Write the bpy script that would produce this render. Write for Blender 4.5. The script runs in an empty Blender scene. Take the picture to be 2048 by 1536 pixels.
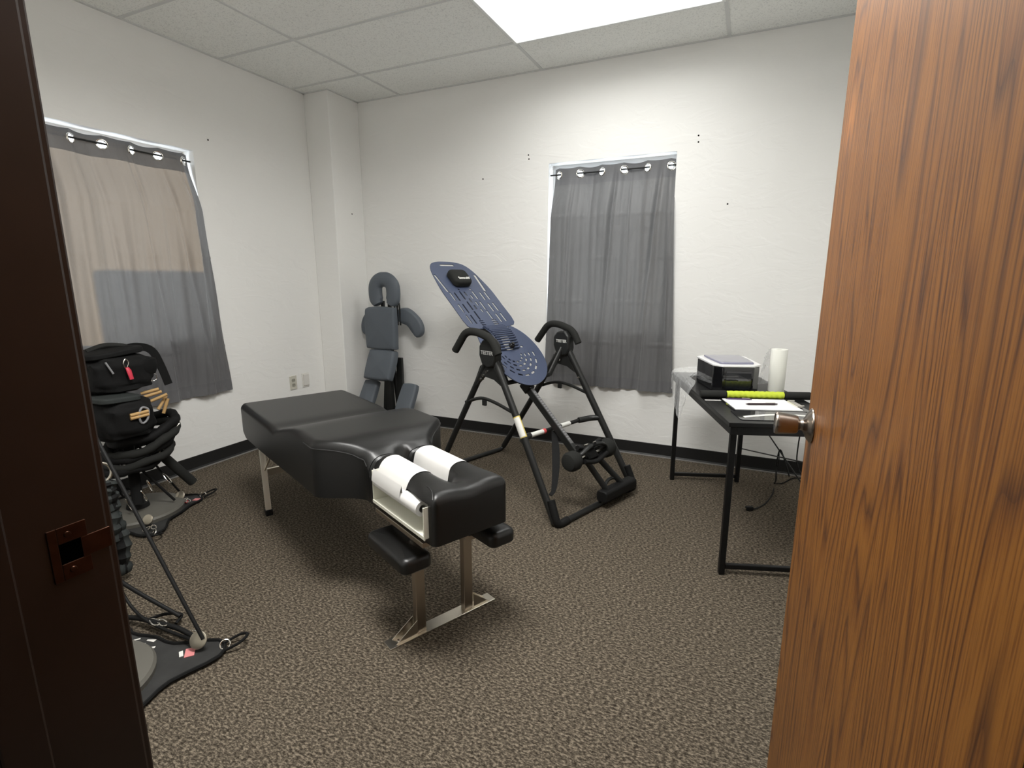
import bpy, bmesh, math, random
from mathutils import Vector, Matrix
random.seed(7)
C = bpy.context.scene
PI = math.pi
# ------------------------------------------------------------------ camera
CAM = Vector((3.3738, -3.7295, 1.2817)); YAW, PITCH, ROLL, FPX = 0.4292, -0.2014, -0.001, 1030.16
fw = Vector((-math.sin(YAW)*math.cos(PITCH), math.cos(YAW)*math.cos(PITCH), math.sin(PITCH)))
rt = Vector((math.cos(YAW), math.sin(YAW), 0)); up = rt.cross(fw)
r2 = rt*math.cos(ROLL)+up*math.sin(ROLL); u2 = -rt*math.sin(ROLL)+up*math.cos(ROLL)
cd = bpy.data.cameras.new('camera'); cam = bpy.data.objects.new('camera', cd); C.collection.objects.link(cam)
M = Matrix((r2, u2, -fw)).transposed().to_4x4(); M.translation = CAM
cam.matrix_world = M; cd.sensor_width = 36; cd.lens = 36*FPX/2048; cd.clip_start = 0.02
C.camera = cam
# ------------------------------------------------------------------ light
w = bpy.data.worlds.new('world'); C.world = w; w.use_nodes = True
bg = w.node_tree.nodes['Background']; bg.inputs[0].default_value = (0.80, 0.90, 1.0, 1); bg.inputs[1].default_value = 3.2
sd = bpy.data.lights.new('sun', 'SUN'); sd.energy = 7.5; sd.angle = math.radians(1.2); sd.color = (1.0, 0.72, 0.40)
sun = bpy.data.objects.new('sun', sd); C.collection.objects.link(sun)
sun.rotation_euler = Vector((1.0, -0.10, -0.13)).to_track_quat('-Z', 'Y').to_euler()
LAMP = 6.5
HALL = 2.0
C.view_settings.view_transform = 'Standard'; C.view_settings.look = 'None'
C.view_settings.exposure = 0.80; C.view_settings.gamma = 1.0
# ------------------------------------------------------------------ materials
def nd(nt, t, **k):
    n = nt.nodes.new(t)
    for a, b in k.items(): setattr(n, a, b)
    return n
def mat(name, col, rough=0.5, metal=0.0, bump=None, spec=0.5, coat=0.0, vary=None):
    m = bpy.data.materials.new(name); m.use_nodes = True; nt = m.node_tree; b = nt.nodes['Principled BSDF']
    b.inputs['Base Color'].default_value = (*col, 1); b.inputs['Roughness'].default_value = rough
    b.inputs['Metallic'].default_value = metal; b.inputs['Specular IOR Level'].default_value = spec
    b.inputs['Coat Weight'].default_value = coat
    tc = nd(nt, 'ShaderNodeTexCoord')
    if bump:
        sc, st, dist = bump
        n = nd(nt, 'ShaderNodeTexNoise'); n.inputs['Scale'].default_value = sc; n.inputs['Detail'].default_value = 4
        nt.links.new(tc.outputs['Object'], n.inputs['Vector'])
        bp = nd(nt, 'ShaderNodeBump'); bp.inputs['Strength'].default_value = st; bp.inputs['Distance'].default_value = dist
        nt.links.new(n.outputs['Fac'], bp.inputs['Height']); nt.links.new(bp.outputs[0], b.inputs['Normal'])
    if vary:
        sc, amt = vary
        n = nd(nt, 'ShaderNodeTexNoise'); n.inputs['Scale'].default_value = sc; n.inputs['Detail'].default_value = 3
        nt.links.new(tc.outputs['Object'], n.inputs['Vector'])
        r = nd(nt, 'ShaderNodeValToRGB')
        r.color_ramp.elements[0].color = (*[c*(1-amt) for c in col], 1); r.color_ramp.elements[0].position = .3
        r.color_ramp.elements[1].color = (*[min(1, c*(1+amt)) for c in col], 1); r.color_ramp.elements[1].position = .7
        nt.links.new(n.outputs['Fac'], r.inputs[0]); nt.links.new(r.outputs[0], b.inputs['Base Color'])
    return m
def wall_mat():
    m = mat('painted_knockdown_plaster', (0.86, 0.855, 0.83), 0.55, spec=.35); nt = m.node_tree; b = nt.nodes['Principled BSDF']
    tc = nd(nt, 'ShaderNodeTexCoord')
    mp = nd(nt, 'ShaderNodeMapping'); mp.inputs['Rotation'].default_value = (0.5, 0.6, 0.4); mp.inputs['Scale'].default_value = (1, 1, 2.4)
    nt.links.new(tc.outputs['Object'], mp.inputs[0])
    n1 = nd(nt, 'ShaderNodeTexNoise'); n1.inputs['Scale'].default_value = 4.2; n1.inputs['Detail'].default_value = 6; n1.inputs['Distortion'].default_value = 1.3
    nt.links.new(mp.outputs[0], n1.inputs['Vector'])
    n2 = nd(nt, 'ShaderNodeTexNoise'); n2.inputs['Scale'].default_value = 60; nt.links.new(tc.outputs['Object'], n2.inputs['Vector'])
    r = nd(nt, 'ShaderNodeValToRGB'); r.color_ramp.elements[0].position = .44; r.color_ramp.elements[1].position = .56
    nt.links.new(n1.outputs['Fac'], r.inputs[0])
    mx = nd(nt, 'ShaderNodeMath', operation='MULTIPLY_ADD'); nt.links.new(n2.outputs['Fac'], mx.inputs[0]); mx.inputs[1].default_value = .15
    nt.links.new(r.outputs[0], mx.inputs[2])
    bp = nd(nt, 'ShaderNodeBump'); bp.inputs['Strength'].default_value = .15; bp.inputs['Distance'].default_value = .004
    nt.links.new(mx.outputs[0], bp.inputs['Height']); nt.links.new(bp.outputs[0], b.inputs['Normal'])
    return m
def carpet_mat():
    m = mat('flecked_loop_carpet', (.2, .18, .15), .95, spec=.1); nt = m.node_tree; b = nt.nodes['Principled BSDF']
    tc = nd(nt, 'ShaderNodeTexCoord')
    mp = nd(nt, 'ShaderNodeMapping'); mp.inputs['Scale'].default_value = (1, 1.9, 1)
    nt.links.new(tc.outputs['Object'], mp.inputs[0])
    n = nd(nt, 'ShaderNodeTexNoise'); n.inputs['Scale'].default_value = 78; n.inputs['Detail'].default_value = 5; n.inputs['Roughness'].default_value = .75
    nt.links.new(mp.outputs[0], n.inputs['Vector'])
    r = nd(nt, 'ShaderNodeValToRGB'); e = r.color_ramp.elements
    e[0].position = .38; e[0].color = (.022, .017, .012, 1); e[1].position = .62; e[1].color = (.24, .200, .150, 1)
    x = r.color_ramp.elements.new(.5); x.color = (.080, .066, .049, 1)
    nt.links.new(n.outputs['Fac'], r.inputs[0]); nt.links.new(r.outputs[0], b.inputs['Base Color'])
    bp = nd(nt, 'ShaderNodeBump'); bp.inputs['Strength'].default_value = .6; bp.inputs['Distance'].default_value = .004
    nt.links.new(n.outputs['Fac'], bp.inputs['Height']); nt.links.new(bp.outputs[0], b.inputs['Normal'])
    return m
def tile_mat():
    m = mat('fissured_ceiling_tile', (.62, .62, .61), .9, spec=.2); nt = m.node_tree; b = nt.nodes['Principled BSDF']
    tc = nd(nt, 'ShaderNodeTexCoord')
    n = nd(nt, 'ShaderNodeTexNoise'); n.inputs['Scale'].default_value = 140; n.inputs['Detail'].default_value = 2
    nt.links.new(tc.outputs['Object'], n.inputs['Vector'])
    r = nd(nt, 'ShaderNodeValToRGB'); e = r.color_ramp.elements
    e[0].position = .33; e[0].color = (.74, .75, .73, 1); e[1].position = .46; e[1].color = (.93, .94, .91, 1)
    nt.links.new(n.outputs['Fac'], r.inputs[0]); nt.links.new(r.outputs[0], b.inputs['Base Color'])
    bp = nd(nt, 'ShaderNodeBump'); bp.inputs['Strength'].default_value = .25; bp.inputs['Distance'].default_value = .002
    nt.links.new(n.outputs['Fac'], bp.inputs['Height']); nt.links.new(bp.outputs[0], b.inputs['Normal'])
    return m
def oak_mat():
    m = mat('varnished_red_oak_veneer', (.4, .2, .08), .46, spec=.5); nt = m.node_tree; b = nt.nodes['Principled BSDF']
    tc = nd(nt, 'ShaderNodeTexCoord')
    # cathedral figure: rings of a slightly tilted trunk, seen on the door's face (local x along width, z up)
    mp = nd(nt, 'ShaderNodeMapping'); mp.inputs['Scale'].default_value = (1.0, 1.0, .085); mp.inputs['Location'].default_value = (.02, 0, -.02)
    nt.links.new(tc.outputs['Object'], mp.inputs[0])
    nz = nd(nt, 'ShaderNodeTexNoise'); nz.inputs['Scale'].default_value = 5.5; nz.inputs['Detail'].default_value = 2
    nt.links.new(mp.outputs[0], nz.inputs['Vector'])
    ml = nd(nt, 'ShaderNodeMath', operation='MULTIPLY'); ml.inputs[1].default_value = 24; nt.links.new(nz.outputs['Fac'], ml.inputs[0])
    sx = nd(nt, 'ShaderNodeSeparateXYZ'); nt.links.new(tc.outputs['Object'], sx.inputs[0])
    ma = nd(nt, 'ShaderNodeMath', operation='MULTIPLY_ADD'); ma.inputs[1].default_value = 34; nt.links.new(sx.outputs[0], ma.inputs[0]); nt.links.new(ml.outputs[0], ma.inputs[2])
    fr = nd(nt, 'ShaderNodeMath', operation='FRACT'); nt.links.new(ma.outputs[0], fr.inputs[0])
    r = nd(nt, 'ShaderNodeValToRGB'); e = r.color_ramp.elements
    e[0].position = 0; e[0].color = (.085, .028, .005, 1); e[1].position = 1; e[1].color = (.12, .042, .007, 1)
    for p_, c_ in ((.22, (.220, .083, .011)), (.6, (.240, .092, .013)), (.85, (.190, .068, .009))):
        x = e.new(p_); x.color = (*c_, 1)
    nt.links.new(fr.outputs[0], r.inputs[0])
    # fine pores
    mp2 = nd(nt, 'ShaderNodeMapping'); mp2.inputs['Scale'].default_value = (1, 1, .03); nt.links.new(tc.outputs['Object'], mp2.inputs[0])
    n2 = nd(nt, 'ShaderNodeTexNoise'); n2.inputs['Scale'].default_value = 330; n2.inputs['Detail'].default_value = 3
    nt.links.new(mp2.outputs[0], n2.inputs['Vector'])
    r2_ = nd(nt, 'ShaderNodeValToRGB'); r2_.color_ramp.elements[0].position = .38; r2_.color_ramp.elements[0].color = (.62, .55, .5, 1); r2_.color_ramp.elements[1].position = .55
    nt.links.new(n2.outputs['Fac'], r2_.inputs[0])
    mm = nd(nt, 'ShaderNodeMix', data_type='RGBA', blend_type='MULTIPLY'); mm.inputs[0].default_value = 1
    nt.links.new(r.outputs[0], mm.inputs[6]); nt.links.new(r2_.outputs[0], mm.inputs[7]); nt.links.new(mm.outputs[2], b.inputs['Base Color'])
    bp = nd(nt, 'ShaderNodeBump'); bp.inputs['Strength'].default_value = .12; bp.inputs['Distance'].default_value = .001
    nt.links.new(n2.outputs['Fac'], bp.inputs['Height']); nt.links.new(bp.outputs[0], b.inputs['Normal'])
    return m
def curtain_mat(name, col, trans, tw):
    m = bpy.data.materials.new(name); m.use_nodes = True; nt = m.node_tree; b = nt.nodes['Principled BSDF']; out = nt.nodes['Material Output']
    b.inputs['Base Color'].default_value = (*col, 1); b.inputs['Roughness'].default_value = .55; b.inputs['Specular IOR Level'].default_value = .4
    b.inputs['Sheen Weight'].default_value = .2
    tc = nd(nt, 'ShaderNodeTexCoord')
    wv = nd(nt, 'ShaderNodeTexNoise'); wv.inputs['Scale'].default_value = 9; wv.inputs['Detail'].default_value = 5; wv.inputs['Distortion'].default_value = .8
    mp = nd(nt, 'ShaderNodeMapping'); mp.inputs['Scale'].default_value = (1, 1, .55); nt.links.new(tc.outputs['Object'], mp.inputs[0]); nt.links.new(mp.outputs[0], wv.inputs['Vector'])
    bp = nd(nt, 'ShaderNodeBump'); bp.inputs['Strength'].default_value = .5; bp.inputs['Distance'].default_value = .02
    nt.links.new(wv.outputs['Fac'], bp.inputs['Height']); nt.links.new(bp.outputs[0], b.inputs['Normal'])
    t = nd(nt, 'ShaderNodeBsdfTranslucent'); t.inputs[0].default_value = (*trans, 1)
    mx = nd(nt, 'ShaderNodeMixShader'); mx.inputs[0].default_value = tw
    nt.links.new(b.outputs[0], mx.inputs[1]); nt.links.new(t.outputs[0], mx.inputs[2]); nt.links.new(mx.outputs[0], out.inputs[0])
    return m
def glass_mat():
    m = bpy.data.materials.new('window_glass'); m.use_nodes = True; nt = m.node_tree; out = nt.nodes['Material Output']
    t = nd(nt, 'ShaderNodeBsdfTransparent'); g = nd(nt, 'ShaderNodeBsdfGlossy'); g.inputs['Roughness'].default_value = .02
    mx = nd(nt, 'ShaderNodeMixShader'); mx.inputs[0].default_value = .08
    nt.links.new(t.outputs[0], mx.inputs[1]); nt.links.new(g.outputs[0], mx.inputs[2]); nt.links.new(mx.outputs[0], out.inputs[0])
    return m
def film_mat():
    m = bpy.data.materials.new('thin_clear_plastic_film'); m.use_nodes = True; nt = m.node_tree; out = nt.nodes['Material Output']
    b = nt.nodes['Principled BSDF']; b.inputs['Base Color'].default_value = (.85, .86, .86, 1); b.inputs['Roughness'].default_value = .18
    t = nd(nt, 'ShaderNodeBsdfTransparent'); mx = nd(nt, 'ShaderNodeMixShader'); mx.inputs[0].default_value = .34
    tc = nd(nt, 'ShaderNodeTexCoord'); n = nd(nt, 'ShaderNodeTexNoise'); n.inputs['Scale'].default_value = 22; n.inputs['Detail'].default_value = 4
    nt.links.new(tc.outputs['Object'], n.inputs['Vector'])
    bp = nd(nt, 'ShaderNodeBump'); bp.inputs['Strength'].default_value = .9; bp.inputs['Distance'].default_value = .01
    nt.links.new(n.outputs['Fac'], bp.inputs['Height']); nt.links.new(bp.outputs[0], b.inputs['Normal'])
    nt.links.new(t.outputs[0], mx.inputs[1]); nt.links.new(b.outputs[0], mx.inputs[2]); nt.links.new(mx.outputs[0], out.inputs[0])
    return m
def emit_mat(name, col, s):
    m = bpy.data.materials.new(name); m.use_nodes = True; nt = m.node_tree; b = nt.nodes['Principled BSDF']
    b.inputs['Base Color'].default_value = (.9, .9, .9, 1); b.inputs['Emission Color'].default_value = (*col, 1); b.inputs['Emission Strength'].default_value = s
    return m
WALL = wall_mat(); CARPET = carpet_mat(); TILE = tile_mat(); OAK = oak_mat(); GLASS = glass_mat(); FILM = film_mat()
GRID = mat('white_painted_grid', (.68, .69, .68), .5)
VINYL = mat('black_vinyl_base', (.014, .014, .014), .45, spec=.4)
TRIMG = mat('grey_carpet_edge', (.22, .21, .20), .6)
JAMB = mat('dark_brown_painted_jamb', (.020, .0105, .0075), .35, spec=.5, bump=(60, .1, .001), vary=(9, .2))
STRIKE = mat('antique_bronze', (.060, .027, .016), .38, metal=.9, vary=(40, .25))
KNOB = mat('satin_antique_brass', (.36, .32, .28), .27, metal=1.0, bump=(200, .08, .0005))
LEATHER = mat('black_vinyl_upholstery', (.005, .005, .0048), .37, spec=.50, bump=(300, .12, .0006))
STITCH = mat('black_piping', (.012, .012, .012), .5)
PAPER = mat('white_exam_paper', (.66, .65, .63), .85, spec=.2, bump=(90, .1, .0008))
WHITEP = mat('cream_white_plastic', (.78, .77, .66), .4)
STEEL = mat('brushed_stainless_steel', (.72, .67, .58), .30, metal=1.0)
STEELD = mat('satin_nickel_leg', (.42, .37, .31), .33, metal=1.0)
RUBBER = mat('black_rubber', (.006, .006, .006), .6, spec=.25)
FRAME = mat('black_powder_coat', (.013, .0135, .013), .42, spec=.38, bump=(400, .06, .0004))
DESKM = mat('black_desk_frame', (.004, .004, .004), .45, spec=.3)
FOAM = mat('black_foam_grip', (.016, .0165, .015), .85, spec=.25, bump=(260, .3, .0008))
NAVY = mat('navy_blue_board_plastic', (.055, .070, .120), .40, spec=.5, bump=(350, .1, .0005))
GREYC = mat('slate_grey_upholstery', (.100, .115, .133), .55, spec=.35, bump=(260, .12, .0006))
LABELY = mat('yellow_warning_label', (.62, .50, .12), .5)
LABELW = mat('white_label', (.72, .72, .68), .5)
LABELR = mat('red_label', (.60, .08, .08), .5)
PINK = mat('faded_red_woven_label', (.62, .22, .22), .7)
CHROME = mat('bright_chrome', (.75, .72, .66), .15, metal=1)
PLASTW = mat('white_plastic', (.72, .70, .66), .4)
IVORY = mat('ivory_plastic', (.60, .58, .50), .4)
WEB = mat('black_nylon_webbing', (.0055, .0055, .0055), .75, spec=.2, bump=(300, .3, .001))
MATF = mat('charcoal_rubberised_mat', (.032, .032, .031), .75, spec=.2, bump=(200, .2, .0008), vary=(12, .2))
DISC = mat('grey_green_disc', (.105, .10, .085), .55, bump=(120, .15, .001))
GREYF = mat('grey_nylon_fabric', (.030, .034, .033), .75, spec=.2, bump=(60, .3, .002))
TAN = mat('tan_leather_handles', (.48, .30, .12), .6)
GLOSSB = mat('glossy_black_plastic', (.006, .006, .007), .07, spec=.6, coat=.5)
LIDM = mat('tinted_translucent_lid', (.22, .22, .30), .12, coat=.6)
LIME = mat('lime_green_massage_sleeve', (.52, .62, .04), .45)
DESKTOP = mat('black_desktop_laminate', (.005, .005, .005), .38, spec=.3)
PEN = mat('dark_pen', (.03, .015, .02), .3)
PENP = mat('dark_purple_pen', (.05, .02, .09), .3)
CURT1 = curtain_mat('warm_backlit_grey_curtain', (.15, .15, .156), (.20, .19, .175), .20)
CURT2 = curtain_mat('charcoal_grey_curtain', (.14, .14, .143), (.20, .19, .175), .10)
HEM = curtain_mat('doubled_hem_fabric', (.15, .15, .156), (.05, .05, .05), .15)
PILOT = mat('grey_plastic', (.25, .25, .26), .5)
NAIL = mat('dark_nail_hole', (.012, .010, .009), .9, spec=.1)
LENS = emit_mat('lit_fluorescent_lens', (.97, 1.0, .98), 1.3)
# ------------------------------------------------------------------ helpers
def mesh_obj(name, bm, m, parent=None, smooth=True, bevel=0, loc=None, subsurf=0):
    bmesh.ops.recalc_face_normals(bm, faces=bm.faces)
    me = bpy.data.meshes.new(name); bm.to_mesh(me); bm.free()
    if smooth: me.shade_smooth()
    o = bpy.data.objects.new(name, me); C.collection.objects.link(o)
    if m: me.materials.append(m)
    if parent: o.parent = parent
    if loc: o.location = loc
    if bevel:
        b = o.modifiers.new('bevel', 'BEVEL'); b.width = bevel; b.segments = 2; b.limit_method = 'ANGLE'; b.angle_limit = math.radians(35)
        b.harden_normals = False
    if subsurf:
        s = o.modifiers.new('sub', 'SUBSURF'); s.levels = subsurf; s.render_levels = subsurf
    if smooth and not subsurf:
        try:
            me.set_sharp_from_angle(angle=math.radians(38))
        except Exception: pass
    return o
def tag(o, label=None, cat=None, group=None, kind=None):
    if label: o['label'] = label
    if cat: o['category'] = cat
    if group: o['group'] = group
    if kind: o['kind'] = kind
    return o
def thing(name, label, cat, loc=(0, 0, 0), rotz=0, group=None, rot=None):
    o = bpy.data.objects.new(name, None); C.collection.objects.link(o); o.location = loc
    o.rotation_euler = rot if rot else (0, 0, rotz); o.empty_display_size = .05
    return tag(o, label, cat, group)
def box(bm, c, s, rz=0, mtx=None):
    r = bmesh.ops.create_cube(bm, size=1)
    m = Matrix.Translation(c) @ Matrix.Rotation(rz, 4, 'Z') @ Matrix.Diagonal((*s, 1))
    if mtx: m = mtx @ m
    bmesh.ops.transform(bm, matrix=m, verts=r['verts']); return bm
def B(x0, x1, y0, y1, z0, z1, bm=None):
    bm = bm or bmesh.new(); return box(bm, ((x0+x1)/2, (y0+y1)/2, (z0+z1)/2), (x1-x0, y1-y0, z1-z0))
def frame_of(d, ref=Vector((0, 0, 1))):
    d = d.normalized()
    if abs(d.dot(ref)) > .98: ref = Vector((0, 1, 0))
    a = d.cross(ref).normalized(); return a, a.cross(d).normalized()
def smooth_path(pts, n=6, closed=False):
    pts = [Vector(p) for p in pts]; out = []; N = len(pts)
    rng = range(N if closed else N-1)
    for i in rng:
        p0 = pts[(i-1) % N] if closed or i > 0 else pts[0]*2-pts[1]; p1 = pts[i]; p2 = pts[(i+1) % N]
        p3 = pts[(i+2) % N] if closed or i+2 < N else pts[-1]*2-pts[-2]
        for k in range(n):
            t = k/n
            out.append(.5*((2*p1)+(-p0+p2)*t+(2*p0-5*p1+4*p2-p3)*t*t+(-p0+3*p1-3*p2+p3)*t**3))
    if not closed: out.append(pts[-1])
    return out
def round_path(pts, r, n=5):
    pts = [Vector(p) for p in pts]; out = [pts[0]]
    for i in range(1, len(pts)-1):
        a = (pts[i-1]-pts[i]); b = (pts[i+1]-pts[i]); rr = min(r, a.length*.49, b.length*.49)
        A = pts[i]+a.normalized()*rr; Bp = pts[i]+b.normalized()*rr
        for k in range(n+1):
            t = k/n; out.append(A*(1-t)**2+pts[i]*2*t*(1-t)+Bp*t*t)
    out.append(pts[-1]); return out
def tube(bm, pts, r, seg=12, closed=False, r2=None, caps=True, ref=Vector((0, 0, 1)), sq=False):
    """swept section; r may be a number or list; r2 = second radius (elliptic / rectangular section)"""
    pts = [Vector(p) for p in pts]; N = len(pts); rings = []
    prev = None
    for i, p in enumerate(pts):
        if closed: d = pts[(i+1) % N]-pts[i-1]
        else: d = pts[min(i+1, N-1)]-pts[max(i-1, 0)]
        if d.length < 1e-9: d = Vector((0, 0, 1))
        if prev is None: a, b = frame_of(d, ref)
        else:
            dn = d.normalized(); a = (prev - dn*prev.dot(dn)).normalized(); b = a.cross(dn).normalized()
        prev = a
        ra = r[i] if isinstance(r, (list, tuple)) else r
        rb = (r2[i] if isinstance(r2, (list, tuple)) else r2) if r2 else ra
        if sq: off = [(ra, rb), (-ra, rb), (-ra, -rb), (ra, -rb)]
        else: off = [(ra*math.cos(2*PI*k/seg), rb*math.sin(2*PI*k/seg)) for k in range(seg)]
        rings.append([bm.verts.new(p+a*x+b*y) for x, y in off])
    s = len(rings[0])
    for i in range(N if closed else N-1):
        A = rings[i]; Bq = rings[(i+1) % N]
        for k in range(s): bm.faces.new((A[k], A[(k+1) % s], Bq[(k+1) % s], Bq[k]))
    if not closed and caps: bm.faces.new(rings[0]); bm.faces.new(rings[-1][::-1])
    return bm
def lathe(bm, prof, seg=32, mtx=None):
    """profile of (radius, height) spun about local z"""
    rings = []
    for r, h in prof:
        if r < 1e-6: rings.append([bm.verts.new((0, 0, h))])
        else: rings.append([bm.verts.new((r*math.cos(2*PI*k/seg), r*math.sin(2*PI*k/seg), h)) for k in range(seg)])
    for A, Bq in zip(rings, rings[1:]):
        for k in range(seg):
            k2 = (k+1) % seg
            if len(A) == 1 and len(Bq) == 1: continue
            if len(A) == 1: bm.faces.new((A[0], Bq[k2], Bq[k]))
            elif len(Bq) == 1: bm.faces.new((A[k], A[k2], Bq[0]))
            else: bm.faces.new((A[k], A[k2], Bq[k2], Bq[k]))
    if mtx: bmesh.ops.transform(bm, matrix=mtx, verts=[v for R in rings for v in R])
    return bm
def prism(bm, pts, z0, z1, mtx=None):
    a = [bm.verts.new((x, y, z0)) for x, y in pts]; b = [bm.verts.new((x, y, z1)) for x, y in pts]; n = len(pts)
    bm.faces.new(a[::-1]); bm.faces.new(b)
    for i in range(n): bm.faces.new((a[i], a[(i+1) % n], b[(i+1) % n], b[i]))
    if mtx: bmesh.ops.transform(bm, matrix=mtx, verts=a+b)
    return bm
def rrect(w, h, r, n=5, c=(0, 0)):
    out = []
    for cx, cy, a0 in ((w/2-r, h/2-r, 0), (-w/2+r, h/2-r, PI/2), (-w/2+r, -h/2+r, PI), (w/2-r, -h/2+r, 1.5*PI)):
        for k in range(n+1):
            a = a0+PI/2*k/n; out.append((c[0]+cx+r*math.cos(a), c[1]+cy+r*math.sin(a)))
    return out
def cushion(bm, pts, h, r, mtx=None, steps=5, dome=.0, bottom=True):
    """padded slab from an outline: vertical side, rounded rim, slight dome; local z up"""
    P = [Vector((x, y)) for x, y in pts]; c = sum(P, Vector((0, 0)))/len(P); n = len(P)
    def ring(inset, z):
        out = []
        for i in range(n):
            t = (P[(i+1) % n]-P[i-1]).normalized(); nn = Vector((-t.y, t.x))
            if nn.dot(c-P[i]) < 0 and dome >= 0: nn = -nn if (c-P[i]).dot(nn) < -1e-3 else nn
            q = P[i]+nn*inset; out.append(bm.verts.new((q.x, q.y, z)))
        return out
    rings = [ring(r*.35, 0), ring(0, r*.35)]
    for k in range(steps+1):
        a = PI/2*k/steps; rings.append(ring(r*(1-math.cos(a)), h-r+r*math.sin(a)))
    V = [v for R in rings for v in R]
    for A, Bq in zip(rings, rings[1:]):
        for k in range(n): bm.faces.new((A[k], A[(k+1) % n], Bq[(k+1) % n], Bq[k]))
    last = rings[-1]
    for f in (.75, .4):
        R = []
        for v in last if f == .75 else rings[-1]:
            pass
        base = rings[steps+2]
        for v in base:
            q = Vector((v.co.x, v.co.y)); q = c+(q-c)*f; R.append(bm.verts.new((q.x, q.y, h+dome*(1-f*f))))
        V += R
        for k in range(n): bm.faces.new((last[k], last[(k+1) % n], R[(k+1) % n], R[k]))
        last = R
    cv = bm.verts.new((c.x, c.y, h+dome)); V.append(cv)
    for k in range(n): bm.faces.new((last[k], last[(k+1) % n], cv))
    bm.faces.new(rings[0][::-1])
    if mtx: bmesh.ops.transform(bm, matrix=mtx, verts=V)
    return bm
def text_obj(s, size, m, parent, mtx, name='lettering', ext=.0004, bold=True):
    cu = bpy.data.curves.new(name, 'FONT'); cu.body = s; cu.size = size; cu.extrude = ext; cu.align_x = 'CENTER'; cu.align_y = 'CENTER'
    if bold: cu.offset = size*.02
    t = bpy.data.objects.new(name, cu); C.collection.objects.link(t)
    me = bpy.data.meshes.new_from_object(t.evaluated_get(bpy.context.evaluated_depsgraph_get()))
    bpy.data.objects.remove(t); bpy.data.curves.remove(cu)
    me.materials.clear(); me.materials.append(m)
    o = bpy.data.objects.new(name, me); C.collection.objects.link(o); o.parent = parent; o.matrix_local = mtx
    return o
def cut(o, cutter_bm):
    """boolean difference baked into the mesh"""
    bmesh.ops.recalc_face_normals(cutter_bm, faces=cutter_bm.faces)
    me = bpy.data.meshes.new('cut'); cutter_bm.to_mesh(me); cutter_bm.free()
    c = bpy.data.objects.new('cut', me); C.collection.objects.link(c)
    c.parent = o.parent
    md = o.modifiers.new('b', 'BOOLEAN'); md.object = c; md.operation = 'DIFFERENCE'; md.solver = 'EXACT'
    bpy.context.view_layer.update()
    new = bpy.data.meshes.new_from_object(o.evaluated_get(bpy.context.evaluated_depsgraph_get()))
    o.modifiers.clear(); o.data = new
    bpy.data.objects.remove(c)
    new.shade_smooth(); new.set_sharp_from_angle(angle=math.radians(38))
def lerp(x, xs, ys):
    if x <= xs[0]: return ys[0]
    for a, b, c, d in zip(xs, xs[1:], ys, ys[1:]):
        if x <= b:
            k = (x-a)/(b-a); return c+(d-c)*k
    return ys[-1]
def sstep(x, a, b):
    k = min(1, max(0, (x-a)/(b-a))); return k*k*(3-2*k)
# ------------------------------------------------------------------ the room
H = 2.722; XR = 4.15; YF = -3.37
def struct(name, bm, m, parent=None, **k):
    o = mesh_obj(name, bm, m, parent, smooth=False, **k)
    if not parent: o['kind'] = 'structure'
    return o
struct('floor', B(-.4, XR+.3, -5.6, .4, -.1, 0), CARPET)
bm = bmesh.new(); cz0, cz1 = H+.003, H+.1
fx0, fx1 = 1.9065, 3.1265
B(-.4, fx0, YF-.12, .4, cz0, cz1, bm); B(fx1, XR+.3, YF-.12, .4, cz0, cz1, bm)
for y0, y1 in ((-.472, .4), (-.472-.61*3, -.472-.61), (YF-.12, -.472-.61*4)): B(fx0, fx1, y0, y1, cz0, cz1, bm)
for k in (0, 3): B(fx0, fx1, -.472-.61*(k+1), -.472-.61*k, H+.03, cz1, bm)
struct('ceiling', bm, TILE)
# left wall with its window opening
W1 = dict(a=-2.30, b=-1.335, z0=.90, z1=2.10); TH = .16
bm = bmesh.new()
B(-TH, 0, YF-.12, W1['a'], 0, H+.02, bm); B(-TH, 0, W1['b'], .16, 0, H+.02, bm); B(-TH, 0, W1['a'], W1['b'], 0, W1['z0'], bm); B(-TH, 0, W1['a'], W1['b'], W1['z1'], H+.02, bm)
struct('wall_left', bm, WALL)
W2 = dict(a=1.962, b=2.857, z0=.90, z1=2.10)
bm = bmesh.new()
B(0, W2['a'], 0, TH, 0, H+.02, bm); B(W2['b'], XR, 0, TH, 0, H+.02, bm); B(W2['a'], W2['b'], 0, TH, 0, W2['z0'], bm); B(W2['a'], W2['b'], 0, TH, W2['z1'], H+.02, bm)
struct('wall_back', bm, WALL)
struct('wall_right', B(XR, XR+.12, YF-.12, .16, 0, H+.02), WALL)
struct('wall_corner_column', B(0, .249, -.347, 0, 0, H+.01), WALL, bevel=.006)
bm = bmesh.new(); B(0, 2.58, YF-.12, YF, 0, H+.02, bm); B(3.60, XR, YF-.12, YF, 0, H+.02, bm); B(2.58, 3.60, YF-.12, YF, 2.075, H+.02, bm)
struct('wall_front', bm, WALL)
# hallway shell beyond the doorway
bm = bmesh.new(); B(1.6, 1.7, -5.6, YF-.12, 0, 2.5, bm); B(XR+.2, XR+.3, -5.6, YF-.12, 0, 2.5, bm); B(1.6, XR+.3, -5.6, -5.5, 0, 2.5, bm)
struct('wall_hallway', bm, WALL)
struct('ceiling_hallway', B(1.6, XR+.3, -5.6, YF-.12, 2.44, 2.54), TILE)
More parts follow.
